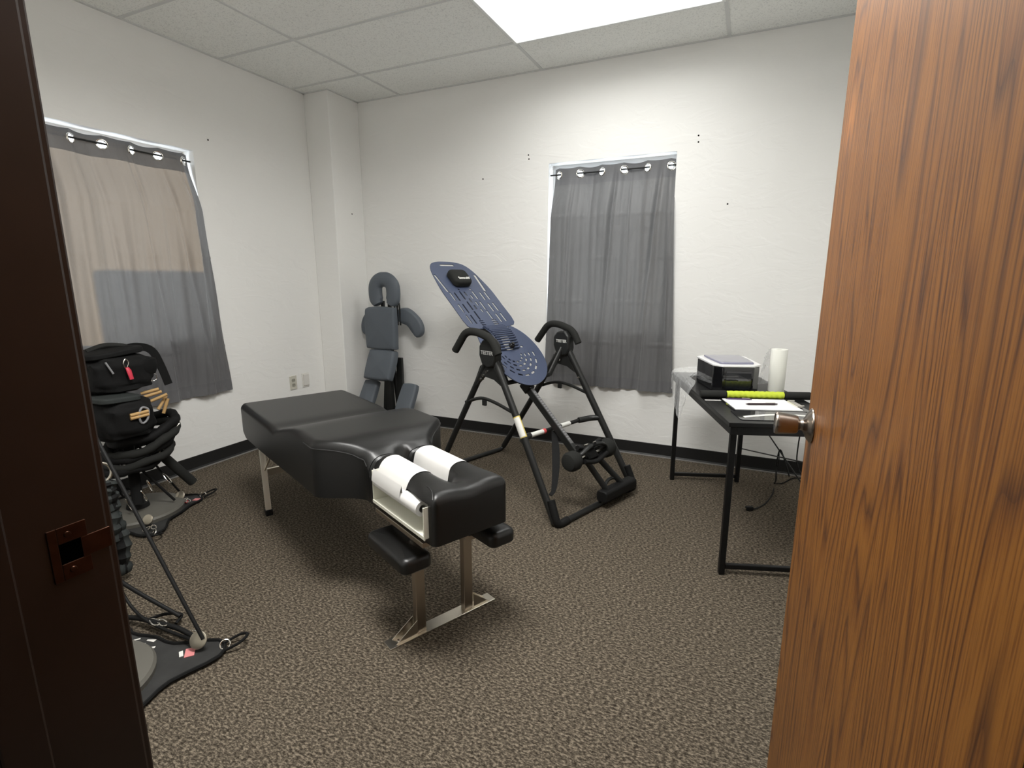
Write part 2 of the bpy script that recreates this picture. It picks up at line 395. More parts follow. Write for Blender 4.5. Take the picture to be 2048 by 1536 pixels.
# cove base with the grey carpet edge in front of it
def cove(name, pts):
    bm = bmesh.new()
    prof = [(0, 0), (0, .094), (.0045, .092), (.0045, .014), (.009, .005), (.013, 0)]
    P = [Vector((*p, 0)) for p in pts]; rings = []
    for i, p in enumerate(P):
        if i == 0: n = (P[1]-P[0]).normalized(); nn = Vector((n.y, -n.x, 0)); k = 1
        elif i == len(P)-1: n = (P[-1]-P[-2]).normalized(); nn = Vector((n.y, -n.x, 0)); k = 1
        else:
            n1 = (P[i]-P[i-1]).normalized(); n2 = (P[i+1]-P[i]).normalized(); a = Vector((n1.y, -n1.x, 0)); b = Vector((n2.y, -n2.x, 0))
            nn = (a+b).normalized(); k = 1/max(.3, nn.dot(a))
        rings.append([bm.verts.new(p+nn*(d*k)+Vector((0, 0, z))) for d, z in prof])
    for A, Bq in zip(rings, rings[1:]):
        for k in range(len(prof)-1): bm.faces.new((A[k], A[k+1], Bq[k+1], Bq[k]))
    return struct(name, bm, VINYL)
cove('baseboard_left', [(0, YF), (0, -.347)])
cove('baseboard_column', [(0, -.347), (.249, -.347), (.249, 0)])
cove('baseboard_back', [(.249, 0), (XR, 0)])
cove('baseboard_right', [(XR, 0), (XR, YF)])
cove('baseboard_front', [(2.52, YF), (0, YF)])
struct('trim_1', B(.26, XR-.02, -.026, -.013, 0, .005), TRIMG)
struct('trim_2', B(.013, .026, YF+.02, -.36, 0, .005), TRIMG)
# ceiling grid
bm = bmesh.new()
for x in (.6865, 1.9065, 3.1265): B(x-.010, x+.010, YF, 0, H-.001, H+.006, bm)
for k in range(5):
    y = -.472-.61*k; B(0, XR, y-.010, y+.010, H-.0012, H+.006, bm)
B(.249, XR, -.020, 0, H-.0015, H+.006, bm); B(0, .020, YF, -.347, H-.0015, H+.006, bm); B(0, .265, -.365, -.345, H-.0015, H+.006, bm); B(.247, .267, -.347, 0, H-.0015, H+.006, bm)
struct('trim_3', bm, GRID)
# ceiling light: recessed troffer with a folded wrap lens
t = thing('ceiling_light', 'bright white fluorescent troffer set in the tiled ceiling, cut by the top edge', 'ceiling light', (2.5165, -.777, H))
bm = bmesh.new()
for a in ((-.61, .61, .290, .305), (-.61, .61, -.305, -.290), (-.61, -.592, -.29, .29), (.592, .61, -.29, .29)): B(a[0], a[1], a[2], a[3], -.010, .010, bm)
mesh_obj('frame', bm, mat('white_enamel', (.85, .87, .86), .35), t, smooth=False, bevel=.002)
bm = bmesh.new()
sec = [(-.290, -.002), (-.262, .004), (-.20, .010), (0, .008), (.20, .010), (.262, .004), (.290, -.002)]
A = [bm.verts.new((-.592, y, z)) for y, z in sec]; Bq = [bm.verts.new((.592, y, z)) for y, z in sec]
for k in range(len(sec)-1): bm.faces.new((A[k], A[k+1], Bq[k+1], Bq[k]))
bm.faces.new(A); bm.faces.new(Bq[::-1])
mesh_obj('diffuser', bm, LENS, t, smooth=False)
ad = bpy.data.lights.new('tubes', 'AREA'); ad.shape = 'RECTANGLE'; ad.size = 1.16; ad.size_y = .56; ad.energy = LAMP; ad.color = (1.0, .985, .955); ad.spread = math.radians(165)
al = bpy.data.objects.new('fluorescent_tubes', ad); C.collection.objects.link(al); al.parent = t; al.location = (0, 0, -.0105)
t2 = t.copy(); C.collection.objects.link(t2); t2.location = (2.5165, -.777-.61*3, H); t2['label'] = 'added unseen fluorescent troffer nearer the doorway, brightening the foreground'  # second troffer added out of view to lift the dark foreground
for ch in list(t.children):
    c_ = ch.copy(); C.collection.objects.link(c_); c_.parent = t2
    if c_.type == 'LIGHT': c_.data = ch.data.copy(); c_.data.energy = LAMP*6.0
# windows: frame, sash, pane, sitting at the outer side of the recess
def window(name, a, b, z0, z1, axis, rail=True):
    bm = bmesh.new(); d0, d1 = (.105, .155); f = .035
    def bb(u0, u1, v0, v1, e=0, bm=bm):
        if axis == 'x': B(-d1+e, -d0-e, u0, u1, v0, v1, bm)
        else: B(u0, u1, d0+e, d1-e, v0, v1, bm)
    bb(a, a+f, z0, z1); bb(b-f, b, z0, z1); bb(a+f, b-f, z0, z0+f); bb(a+f, b-f, z1-f, z1); zm = (z0+z1)/2
    if rail: bb(a+f, b-f, zm-.016, zm+.016, .008)
    o = struct(name, bm, mat('white_window_vinyl', (.74, .75, .76), .4))
    g = bmesh.new()
    if axis == 'x': B(-.132, -.128, a+f, b-f, z0+f, z1-f, g)
    else: B(a+f, b-f, .128, .132, z0+f, z1-f, g)
    mesh_obj('pane', g, GLASS, o, smooth=False)
window('window_1', W1['a'], W1['b'], W1['z0'], W1['z1'], 'x', False)
window('window_2', W2['a'], W2['b'], W2['z0'], W2['z1'], 'y')
# unseen block added outside the left window to shade its lower half from the sun
struct('sun_blocker', B(-1.25, -1.10, -1.915, .5, 0, 1.48), mat('sun_blocker_grey', (.18, .17, .16), .9))
# curtains on tension rods
def curtain(name, label, u0, u1, ub0, ub1, ztop, zrod, zbot, grom, side, m, seed, flip, creases=()):
    """u runs along the wall; side 'x' = left wall (u = y), 'y' = back wall (u = x). depth > 0 = into the room"""
    rnd = random.Random(seed)
    t = thing(name, label, 'curtain', (0, 0, 0)); NU, NV = 230, 150
    sp = (grom[-1]-grom[0])/(len(grom)-1)
    ph = [rnd.uniform(0, 6.28) for _ in range(12)]
    def P(u, z):     # u = position along the rod (0..1)
        v = (ztop-z)/(ztop-zbot); U0 = u0+(u1-u0)*u
        U = (u0+(ub0-u0)*v)+((u1+(ub1-u1)*v)-(u0+(ub0-u0)*v))*u
        g = (U0-grom[0])/sp
        A = .019*(1-.15*v)
        q_ = math.sin(PI*(g+.22*v*math.sin(ph[4]+g))); d = flip*A*math.copysign(abs(q_)**(.75), q_)
        k = min(1, v*2.2)
        d += k*(.007*math.sin(U*31+ph[0]+v*1.2)+.006*math.sin(U*67+ph[1]-v*2.5)+.0035*math.sin(U*123+ph[2]+v*4)+.004*math.sin(z*9+U*11+ph[3])*v)
        for (ca, cb2_, cw, cd_) in creases: d -= cd_*min(1, v*6)*math.exp(-((u-ca-(cb2_-ca)*v)/cw)**2)
        for zc in (1.72, 1.42, 1.12, .82): d += .0045*math.exp(-((z-zc-.004*math.sin(U*14+ph[5]))/.005)**2)
        base = -.040+.074*sstep(v, .03, .24)
        D = base+d; m_ = -.075+.083*sstep(v, .03, .26)
        return U, m_+.5*((D-m_)+math.sqrt((D-m_)**2+.0001))
    def W(u, z, off=0):
        U, d = P(u, z); d += off
        return Vector((d, U, z)) if side == 'x' else Vector((U, -d, z))
    bm = bmesh.new(); hembm = bmesh.new()
    zs = [ztop-(ztop-zbot)*(1-(1-j/NV))**1.0 for j in range(NV+1)]
    zs = sorted(set([ztop-.0045*j for j in range(24)]+[ztop-.108-(ztop-.108-zbot)*j/110 for j in range(111)]), reverse=True)
    def ztop_sag(u, z):   # the top edge sags a little between the grommets
        U0 = u0+(u1-u0)*u; g = (U0-grom[0])/sp
        return z-.009*abs(math.sin(PI*g))*max(0, 1-(ztop-z)/.12)+.020*u*0
    rows = [[None]*(NU+1) for _ in zs]
    for j, z in enumerate(zs):
        for i in range(NU+1): rows[j][i] = (W(i/NU, ztop_sag(i/NU, z)), )
    V = [[bm.verts.new(rows[j][i][0]) for i in range(NU+1)] for j in range(len(zs))]
    for j in range(len(zs)-1):
        for i in range(NU):
            uc = u0+(u1-u0)*(i+.5)/NU; zc = (zs[j]+zs[j+1])/2
            if any((uc-g)**2+(zc-zrod+.004)**2 < .0215**2 for g in grom): continue
            f = bm.faces.new((V[j][i], V[j][i+1], V[j+1][i+1], V[j+1][i]))
            if zc > ztop-.115: f.material_index = 1
            if zc < zbot+.075: f.material_index = 1
    for v in [v for v in bm.verts if not v.link_faces]: bm.verts.remove(v)
    o = mesh_obj('fabric', bm, m, t); o.data.materials.append(HEM)
    for g in grom:
        u = (g-u0)/(u1-u0); gb = bmesh.new(); c = W(u, zrod-.004)
        du = (W(u+.012, zrod-.004)-W(u-.012, zrod-.004)).normalized(); n = du.cross(Vector((0, 0, 1))).normalized()
        pts = [c+du*(.0255*math.cos(a))+Vector((0, 0, .0255*math.sin(a))) for a in [2*PI*k/28 for k in range(28)]]
        tube(gb, pts, .0052, 8, closed=True, r2=.0034)
        mesh_obj('grommet', gb, CHROME, t)
    rb = bmesh.new(); zr = zrod
    ra, rb_ = (u0-.06, u1+.06)
    lim = W1 if side == 'x' else W2
    ra, rb_ = lim['a']+.001, lim['b']-.001
    def R(U): return Vector((-.040, U, zr)) if side == 'x' else Vector((U, .040, zr))
    tube(rb, [R(ra), R(rb_)], .0055, 12)
    rod = mesh_obj('curtain_rod', rb, FRAME); tag(rod, 'thin black tension rod holding the %s' % ('left-wall curtain' if side == 'x' else 'back-wall curtain'), 'curtain rod')
    return t
curtain('curtain', 'translucent grey grommet curtain glowing tan over the left-wall window', -2.290, -1.352, -2.30, -1.262, 2.078, 2.034, .502,
        [-2.156-.155*0, -2.002, -1.850, -1.697, -1.542, -1.385], 'x', CURT1, 3, 1, ((.17, .16, .016, .022), (.40, .43, .014, .016), (.60, .66, .013, .022), (.80, .88, .013, .015), (.93, .96, .012, .012)))
curtain('curtain', 'wrinkled charcoal grommet curtain over the back-wall window', 1.998, 2.846, 1.955, 2.925, 2.068, 2.024, .490,
        [2.03, 2.190, 2.347, 2.505, 2.662, 2.819], 'y', CURT2, 5, 1, ((.18, .14, .012, .010), (.34, .30, .014, .012), (.54, .43, .018, .034), (.66, .62, .010, .010), (.90, .72, .020, .036), (.96, .93, .010, .012)))
# ------------------------------------------------------------------ doorway
DT = .044
dr = bpy.data.objects.new('door_1', None); C.collection.objects.link(dr); dr['kind'] = 'structure'
dvec = Vector((3.513-3.553, -2.435+3.352, 0)); dr.location = (3.553, -3.352, 0); dr.rotation_euler = (0, 0, math.atan2(dvec.y, dvec.x))
DL = dvec.length
mesh_obj('door_leaf', B(0, DL, -DT, 0, .012, 2.03), OAK, dr, smooth=False, bevel=.0015)
def knob(side):
    k = bmesh.new()
    lathe(k, [(0, 0), (.0365, 0), (.0375, .002), (.0365, .0045), (.033, .006), (.029, .010), (.019, .014), (.0125, .018), (.0112, .023), (.0125, .0255), (.0165, .027),
              (.0190, .0285), (.0205, .033), (.0222, .045), (.0240, .060), (.0245, .0665), (.0240, .070), (.0225, .0715), (.021, .0715), (.019, .0700), (0, .0695)], 40)
    if side > 0: mtx = Matrix.Translation((DL-.062, 0, .973)) @ Matrix.Rotation(-PI/2, 4, 'X')
    else: mtx = Matrix.Translation((DL-.062, -DT, .973)) @ Matrix.Rotation(PI/2, 4, 'X')
    bmesh.ops.transform(k, matrix=mtx, verts=k.verts)
    return mesh_obj('door_knob', k, KNOB, dr)
knob(1); knob(-1)
for z in (.25, 1.05, 1.82):
    h = bmesh.new(); tube(h, [(-.004, -DT-.004, z-.05), (-.004, -DT-.004, z+.05)], .006, 12); mesh_obj('hinge', h, STRIKE, dr)
# frame of the doorway
JX = 2.60
fr = bpy.data.objects.new('trim_4', None); C.collection.objects.link(fr); fr['kind'] = 'structure'
def jamb(name, bm, **k): return mesh_obj(name, bm, JAMB, fr, smooth=False, **k)
jb = jamb('jamb', B(JX-.030, JX, YF-.150, YF+.004, 0, 2.075), bevel=.004)
jamb('door_stop', B(JX, JX+.012, YF-.150, YF-.103, 0, 2.05), bevel=.003)
jamb('jamb', B(3.575, 3.600, YF-.150, YF+.004, 0, 2.075), bevel=.003)
jamb('header', B(JX, 3.575, YF-.150, YF+.004, 2.05, 2.075), bevel=.003)
for s in (1, -1):
    y0, y1 = (YF, YF+.012) if s > 0 else (YF-.132, YF-.120)
    bm = bmesh.new(); B(JX-.080, JX-.004, y0, y1, 0, 2.12, bm); B(3.579, 3.640, y0, y1, 0, 2.12, bm); B(JX-.004, 3.579, y0, y1, 2.054, 2.12, bm); jamb('casing', bm, bevel=.003)
# strike plate (faces +x on the left jamb) with latch hole and curved lip
sp_ = bmesh.new(); zc = .937; y0, y1 = -3.4345, -3.392
bm = sp_
def plate(bm, y0, y1, z0, z1, x=JX, th=.0022): B(x, x+th, y0, y1, z0, z1, bm)
plate(bm, y0, y0+.010, zc-.036, zc+.036); plate(bm, y0+.010, y1, zc+.014, zc+.036); plate(bm, y0+.010, y1, zc-.036, zc-.014); plate(bm, -3.4005, -3.3660, zc-.014, zc+.014)
sp_o = mesh_obj('strike_plate', bm, STRIKE, fr, smooth=False, bevel=.0008)
mesh_obj('latch_hole_shade', B(JX+.0001, JX+.0006, y0+.010, -3.4005, zc-.014, zc+.014), mat('painted_hole_shade', (.001, .001, .001), 1, spec=0), sp_o, smooth=False)  # flat black patch: the shade inside the hole is put into the colour
for z in (zc+.0245, zc-.0245):
    s = bmesh.new(); lathe(s, [(0, .0018), (.0035, .0012), (.0042, 0)], 20, Matrix.Translation((JX+.0022, -3.4135, z)) @ Matrix.Rotation(PI/2, 4, 'Y'))
    mesh_obj('screw', s, STRIKE, sp_o)
# ------------------------------------------------------------------ wall fittings
t = thing('wall_outlet', 'ivory duplex outlet low on the left wall, left of the blank plate', 'outlet', (0, -.695, .445))
bm = bmesh.new(); B(0, .006, -.036, .036, -.058, .058, bm); mesh_obj('cover_plate', bm, IVORY, t, smooth=False, bevel=.003)
for z in (.02, -.02):
    s = bmesh.new(); prism(s, rrect(.034, .028, .010), 0, .0025, Matrix.Translation((.006, 0, z)) @ Matrix.Rotation(PI/2, 4, 'Z') @ Matrix.Rotation(PI/2, 4, 'X'))
    so = mesh_obj('socket', s, mat('beige_socket', (.36, .35, .29), .5), t, smooth=False)
    q = bmesh.new(); B(.0086, .0090, -.008, -.005, z-.002, z+.007, q); B(.0086, .0090, .005, .008, z-.002, z+.007, q); mesh_obj('slot', q, NAIL, so, smooth=False)
t = thing('wall_plate', 'white raised blank cover plate right of the outlet on left wall', 'wall plate', (0, -.565, .445))
bm = bmesh.new(); B(0, .006, -.036, .036, -.060, .060, bm); mesh_obj('cover_plate', bm, PLASTW, t, smooth=False, bevel=.003)
bm = bmesh.new(); B(.006, .016, -.026, .030, -.045, .050, bm); mesh_obj('cover_box', bm, PLASTW, t, smooth=False, bevel=.003)
def nail(x, y, z, ax, lab, group=None):
    b = bmesh.new(); mt = Matrix.Translation((x, y, z)) @ (Matrix.Rotation(PI/2, 4, 'X') if ax == 'y' else Matrix.Rotation(PI/2, 4, 'Y'))
    lathe(b, [(0, .004), (.004, .003), (.0055, 0)], 10, mt); o = mesh_obj('screw_hole_plug', b, NAIL); tag(o, lab, 'wall plug', group)
nail(2.984, 0, 2.181, 'y', 'upper dark plug of the pair above right of back window'); nail(2.986, 0, 2.142, 'y', 'lower dark plug of the pair above right of back window')
nail(3.189, 0, 1.751, 'y', 'single dark plug at mid height between back window and door')
nail(1.802, 0, 2.173, 'y', 'upper small plug of the pair left of back window'); nail(1.806, 0, 2.145, 'y', 'lower small plug of the pair left of back window')
nail(0, -1.219, 2.19, 'x', 'small dark plug on left wall beyond the curtain top'); nail(.249, -.15, 1.82, 'x', 'tiny dark plug on the corner column side')
nail(1.423, 0, 2.035, 'y', 'tiny dark plug on back wall midway between column and window')

# ------------------------------------------------------------------ adjusting table
TA = math.atan2(-.43678843, .89956427)
tb = thing('adjusting_table', 'black padded chiropractic table with white face paper and steel legs', 'treatment table', (.93, -1.53, 0), TA)
def halfw(s):
    w_ = .305-.012*sstep(s, .3, 1.1)
    k_ = min(1, max(0, (s-1.175)/.165)); w_ += (.150-w_)*(k_+.06*math.sin(2*PI*k_)*-1)
    r = .05
    if s < r: w_ -= r-math.sqrt(max(0, r*r-(r-s)**2))
    if s > 1.85-.02: q = s-1.83; w_ -= .02-math.sqrt(max(0, .02**2-q*q))
    return max(w_, .02)
def ztab(s, t):
    z = .598+.062*sstep(s, .62, 1.0)-.035*sstep(s, 1.22, 1.37)
    z -= .010*math.exp(-((s-.66)/.06)**2)
    wv = halfw(s)
    # gentle dome over the chest
    z += .010*sstep(s, .7, 1.0)*(1-sstep(s, 1.25, 1.4))*(1-(t/wv)**2)
    hd = sstep(s, 1.34, 1.40)*(1-sstep(s, 1.66, 1.80))
    hd2 = sstep(s, 1.34, 1.40)
    lobe = ((abs(t)-.080)/.070)
    z -= hd*.055*min(1, abs(lobe))**2.4
    z -= hd2*(1-hd)*.018*math.exp(-(t/.07)**2)
    z -= hd2*(1-hd)*.012*min(1, abs(t)/.15)**2
    # gap between chest pad and head cushions in the middle (face hole)
    z -= .085*math.exp(-(t/.028)**4)*sstep(s, 1.36, 1.40)*(1-sstep(s, 1.64, 1.72))
    z -= .018*math.exp(-((s-1.385)/.016)**2)*sstep(abs(t), .02, .05)
    # rim rounding
    r = .034 if s > 1.3 else .030
    d = min(wv-abs(t), s+.0, 1.85-s)
    if d < r: z -= r-math.sqrt(max(0, r*r-(r-d)**2))
    return z
def zbot(s): return lerp(s, [0, .06, .1, 1.3, 1.85], [.455, .435, .415, .432, .445])
def pad(name, s0, s1, ns, edge0=True, edge1=True):
    bm = bmesh.new(); NT = 56
    S = [s0+(s1-s0)*(i/ns) for i in range(ns+1)]
    if edge0: S = [s0+x for x in (0, .001, .004, .009, .016, .024)]+[s for s in S if s > s0+.03]
    if edge1: S = [s for s in S if s < s1-.03]+[s1-x for x in (.024, .016, .009, .004, .001, 0)]
    U = [math.sin(PI/2*(2*k/NT-1)) for k in range(NT+1)]
    G = []
    for s in S:
        wv = halfw(s); row = [bm.verts.new((s, u*wv, zbot(s))) for u in (-1,)]
        row.append(bm.verts.new((s, -wv, .5*(zbot(s)+ztab(s, -wv)))))
        row += [bm.verts.new((s, u*wv, ztab(s, u*wv))) for u in U]
        row.append(bm.verts.new((s, wv, .5*(zbot(s)+ztab(s, wv))))); row.append(bm.verts.new((s, wv, zbot(s))))
        G.append(row)
    n = len(G[0])
    for A, Bq in zip(G, G[1:]):
        for k in range(n-1): bm.faces.new((A[k], A[k+1], Bq[k+1], Bq[k]))
        bm.faces.new((A[n-1], A[0], Bq[0], Bq[n-1]))
    bm.faces.new(G[0]); bm.faces.new(G[-1][::-1])
    return mesh_obj(name, bm, LEATHER, tb)
pad('body_cushion', 0, 1.372, 70, True, False)
head = pad('head_cushion', 1.374, 1.85, 60, False, True)
# recess for the paper tray on the side nearest the door
cb = bmesh.new(); B(1.432, 1.818, -.20, -.085, .463, .582, cb); cut(head, cb)
# piping
bm = bmesh.new()
pp = []
for s in [1.08+.02*i for i in range(15)]: pp.append((s, -halfw(s)-.0005, ztab(s, -halfw(s)+.001)-.006))
tube(bm, pp, .0028, 6); mesh_obj('piping', bm, STITCH, tb); bm = bmesh.new()
pp = [(s, y, z) for s, y, z in [(s, halfw(s)+.0005, ztab(s, halfw(s)-.001)-.006) for s in [.7+.03*i for i in range(22)]]]
tube(bm, pp, .0028, 6)
mesh_obj('piping', bm, STITCH, tb)
bm = bmesh.new(); tube(bm, [(1.76+.0075*i, -.118-.030*(i/11)**2, ztab(1.76+.0075*i, -.118-.030*(i/11)**2)+.0003) for i in range(11)], .0022, 6); mesh_obj('seam', bm, STITCH, tb)
# face paper: two strips lying on the cushions; the near one runs down to the roll
def strip(name, s0, s1, t0, t1, extra=None):
    bm = bmesh.new(); NS, NT = 14, 26; rows = []
    for i in range(NS+1):
        s = s0+(s1-s0)*i/NS
        pr = []
        for k in range(NT+1):
            t_ = t0+(t1-t0)*k/NT; wv = halfw(s)
            tt = max(-wv+.0006, min(wv-.0006, t_)); pr.append((s, t_, ztab(s, tt)+.0022))
        if extra:
            e = [(s, -.1565, .594), (s, -.1615, .580), (s, -.1655, .564), (s, -.1668, .548)]
            pr = e[::-1]+[(s, -.1522, ztab(s, -.1494)+.001)]+[q for q in pr if q[1] > -.1490]
        else:
            e = [(s, pr[-1][1], .585), (s, pr[-1][1], .55)]
            pr = pr+e
        rows.append([bm.verts.new(q) for q in pr])
    for A, Bq in zip(rows, rows[1:]):
        for k in range(len(A)-1): bm.faces.new((A[k], A[k+1], Bq[k+1], Bq[k]))
    return mesh_obj(name, bm, PAPER, tb)
strip('face_paper', 1.436, 1.655, -.153, -.022, True)
strip('face_paper', 1.402, 1.655, .020, .1515)
tr = bmesh.new()
B(1.434, 1.816, -.090, -.087, .465, .573, tr)                                   # back
B(1.434, 1.437, -.164, -.087, .465, .588, tr); B(1.8135, 1.816, -.164, -.146, .465, .574, tr)
B(1.434, 1.816, -.162, -.087, .465, .469, tr); B(1.434, 1.816, -.166, -.162, .461, .474, tr); B(1.8110, 1.8165, -.167, -.163, .461, .574, tr)
mesh_obj('paper_tray', tr, WHITEP, tb, smooth=False, bevel=.0012)
bm = bmesh.new(); lathe(bm, [(.0135, 0), (.0265, 0), (.027, .001), (.027, .321), (.0265, .322), (.0135, .322), (.0135, 0)], 32, Matrix.Translation((1.442, -.139, .546)) @ Matrix.Rotation(PI/2, 4, 'Y'))
mesh_obj('paper_roll', bm, PAPER, tb)
# steel near legs
for t_ in (-.098, .112):
    bm = bmesh.new(); B(1.622, 1.650, t_-.019, t_+.019, .004, .45, bm); mesh_obj('leg', bm, STEELD, tb, smooth=False, bevel=.002)
    bm = bmesh.new(); B(1.616, 1.656, t_-.025, t_+.025, .395, .448, bm); mesh_obj('leg_bracket', bm, STEELD, tb, smooth=False, bevel=.003)
bm = bmesh.new(); B(1.609, 1.663, -.232, .232, 0, .005, bm); mesh_obj('floor_bar', bm, STEEL, tb, smooth=False, bevel=.001)
for sg, t_ in ((-1, -.098), (1, .112)):
    bm = bmesh.new(); x = 1.6365
    yb = t_+sg*.020; ye = sg*.205
    a = [(x-.016, yb, .005), (x-.016, yb, .062), (x-.016, ye, .007)]
    for xx in (x-.017, x+.017):
        v = [bm.verts.new((xx, yb, .005)), bm.verts.new((xx, yb, .064)), bm.verts.new((xx, ye, .0055))]; v2 = [bm.verts.new((xx+.0018, q.co.y, q.co.z)) for q in v]
        bm.faces.new(v); bm.faces.new(v2[::-1])
        for i in range(3): bm.faces.new((v[i], v[(i+1) % 3], v2[(i+1) % 3], v2[i]))
    g = mesh_obj('gusset', bm, STEEL, tb, smooth=False)
    for q in (.45, .8):
        s = bmesh.new(); lathe(s, [(0, .004), (.004, .003), (.005, 0)], 14, Matrix.Translation((x, yb+(ye-yb)*q, .005))); mesh_obj('screw', s, CHROME, g)
# far folding legs
for t_ in (-.262, .262):
    bm = bmesh.new(); tube(bm, [(.150, t_*.93, .425), (.250, t_, .030)], .015, sq=True, r2=.015); mesh_obj('leg', bm, STEEL, tb, smooth=False, bevel=.002)
    bm = bmesh.new(); B(.232, .270, t_-.018, t_+.018, 0, .034, bm); mesh_obj('rubber_foot', bm, RUBBER, tb, smooth=False, bevel=.004)
    bm = bmesh.new(); tube(bm, [(.198, t_*.96, .235), (.39, t_*.9, .42)], .004, 8); mesh_obj('folding_brace', bm, STEEL, tb)
bm = bmesh.new(); B(.115, .165, -.255, .255, .385, .421, bm); B(.165, .185, -.245, .245, .20, .24, bm); mesh_obj('leg_crossbar', bm, STEEL, tb, smooth=False, bevel=.002)
bm = bmesh.new(); B(1.45, 1.80, -.165, .165, .428, .446, bm); mesh_obj('underside_plate', bm, STEELD, tb, smooth=False, bevel=.002)
# arm rests
def armrest(s0, s1, t0, t1, zt):
    bm = bmesh.new(); cushion(bm, rrect(s1-s0, t1-t0, .028, 6), .055, .022, Matrix.Translation(((s0+s1)/2, (t0+t1)/2, zt-.055)), dome=.006)
    o = mesh_obj('armrest', bm, LEATHER, tb)
    b = bmesh.new(); c = (t0+t1)/2; sg = 1 if c > 0 else -1
    tube(b, round_path([((s0+s1)/2, c, zt-.062), ((s0+s1)/2, sg*.07, zt-.062), ((s0+s1)/2, sg*.06, .436)], .02), .009, 8, sq=True, r2=.009)
    B((s0+s1)/2-.05, (s0+s1)/2+.05, c-.035, c+.035, zt-.066, zt-.054, b); mesh_obj('armrest_bracket', b, STEELD, o, smooth=False)
armrest(1.462, 1.752, -.214, -.097, .372); armrest(1.55, 1.838, .088, .200, .400)

# ------------------------------------------------------------------ inversion table
IU = math.atan2(.939, .345)
iv = thing('inversion_table', 'folding inversion table with blue slotted bed and black A-frame', 'inversion table', (2.68, -1.01, 0), IU)
# local: x = width (u), y = length towards the rear (v), z = up
tubes = lambda name, pts, r, m=FRAME, r2=None, sm=True, sq=False, parent=iv, seg=12: mesh_obj(name, tube(bmesh.new(), pts, r, seg, r2=r2, sq=sq), m, parent, smooth=sm)
PV, PZ = .53, .885
for sg in (-1, 1):
    XF, XM, XT, XB = (-.372, -.354, -.345, -.305) if sg < 0 else (.368, .332, .308, .292)
    tubes('front_leg', [(XF, .020, .02), (XM, .30, .50), (XT, .50, .835)], .0185, r2=.022)
    tubes('rear_leg', [(XB, 1.085, .04), (XB*.4+XT*.6, .83, .42), (XT, .56, .83)], .0165, r2=.020)
    tubes('folding_brace', smooth_path([(XM, .335, .555), (XM, .50, .592), (XM*.99, .62, .595), (XM*.96, .765, .545)], 4), .008, r2=.010)
    bm = bmesh.new(); box(bm, (XM, .58, .575), (.016, .03, .035)); mesh_obj('brace_catch', bm, FRAME, iv, smooth=False, bevel=.004)
tubes('front_base', round_path([(-.368, .045, .095), (-.372, 0, .016), (.372, 0, .016), (.368, .045, .095)], .055, 8), .017, r2=.016)
tubes('rear_base', round_path([(-.298, 1.06, .09), (-.30, 1.10, .016), (.30, 1.10, .016), (.298, 1.06, .09)], .06, 8), .015, r2=.015)
for sg in (-1, 1):
    bm = bmesh.new(); tube(bm, round_path([(sg*.366, .055, .135), (sg*.373, 0, .012), (sg*.29, 0, .016)], .035, 6), .022, 12, r2=.021); mesh_obj('corner_boot', bm, RUBBER, iv)
# cross bar between front legs with white sleeves
cz, cv = .415, .252
cb_ = .085
tubes('cross_bar', [(-.28, cv+cb_, cz-.015), (.27, cv+cb_, cz-.015)], .012, r2=.012)
for sg, xx in ((-1, -.357), (1, .338)):
    tubes('cross_bar_socket', smooth_path([(xx, cv, cz), (xx*.90, cv+.05, cz-.008), (sg*.23, cv+cb_, cz-.015)], 4), .019, r2=.019)
tubes('white_label_sleeve', [(-.235, cv+cb_, cz-.015), (-.115, cv+cb_, cz-.015)], .0145, LABELW); tubes('white_label_sleeve', [(.05, cv+cb_, cz-.015), (.135, cv+cb_, cz-.015)], .0145, LABELW)
tubes('red_collar', [(-.115, cv+cb_, cz-.015), (-.095, cv+cb_, cz-.015)], .0155, LABELR)
# warning label on the left front leg
def on_leg(k): a = Vector((-.372, .020, .02)); b = Vector((-.354, .30, .50)); return a+(b-a)*k
o = tubes('warning_label', [on_leg(.86), on_leg(1.08)], .0192, LABELY, r2=.0227)
tubes('label_panel', [on_leg(.87)+Vector((-.002, -.001, 0)), on_leg(1.07)+Vector((-.002, -.001, 0))], .0182, LABELW, r2=.0222, parent=o)
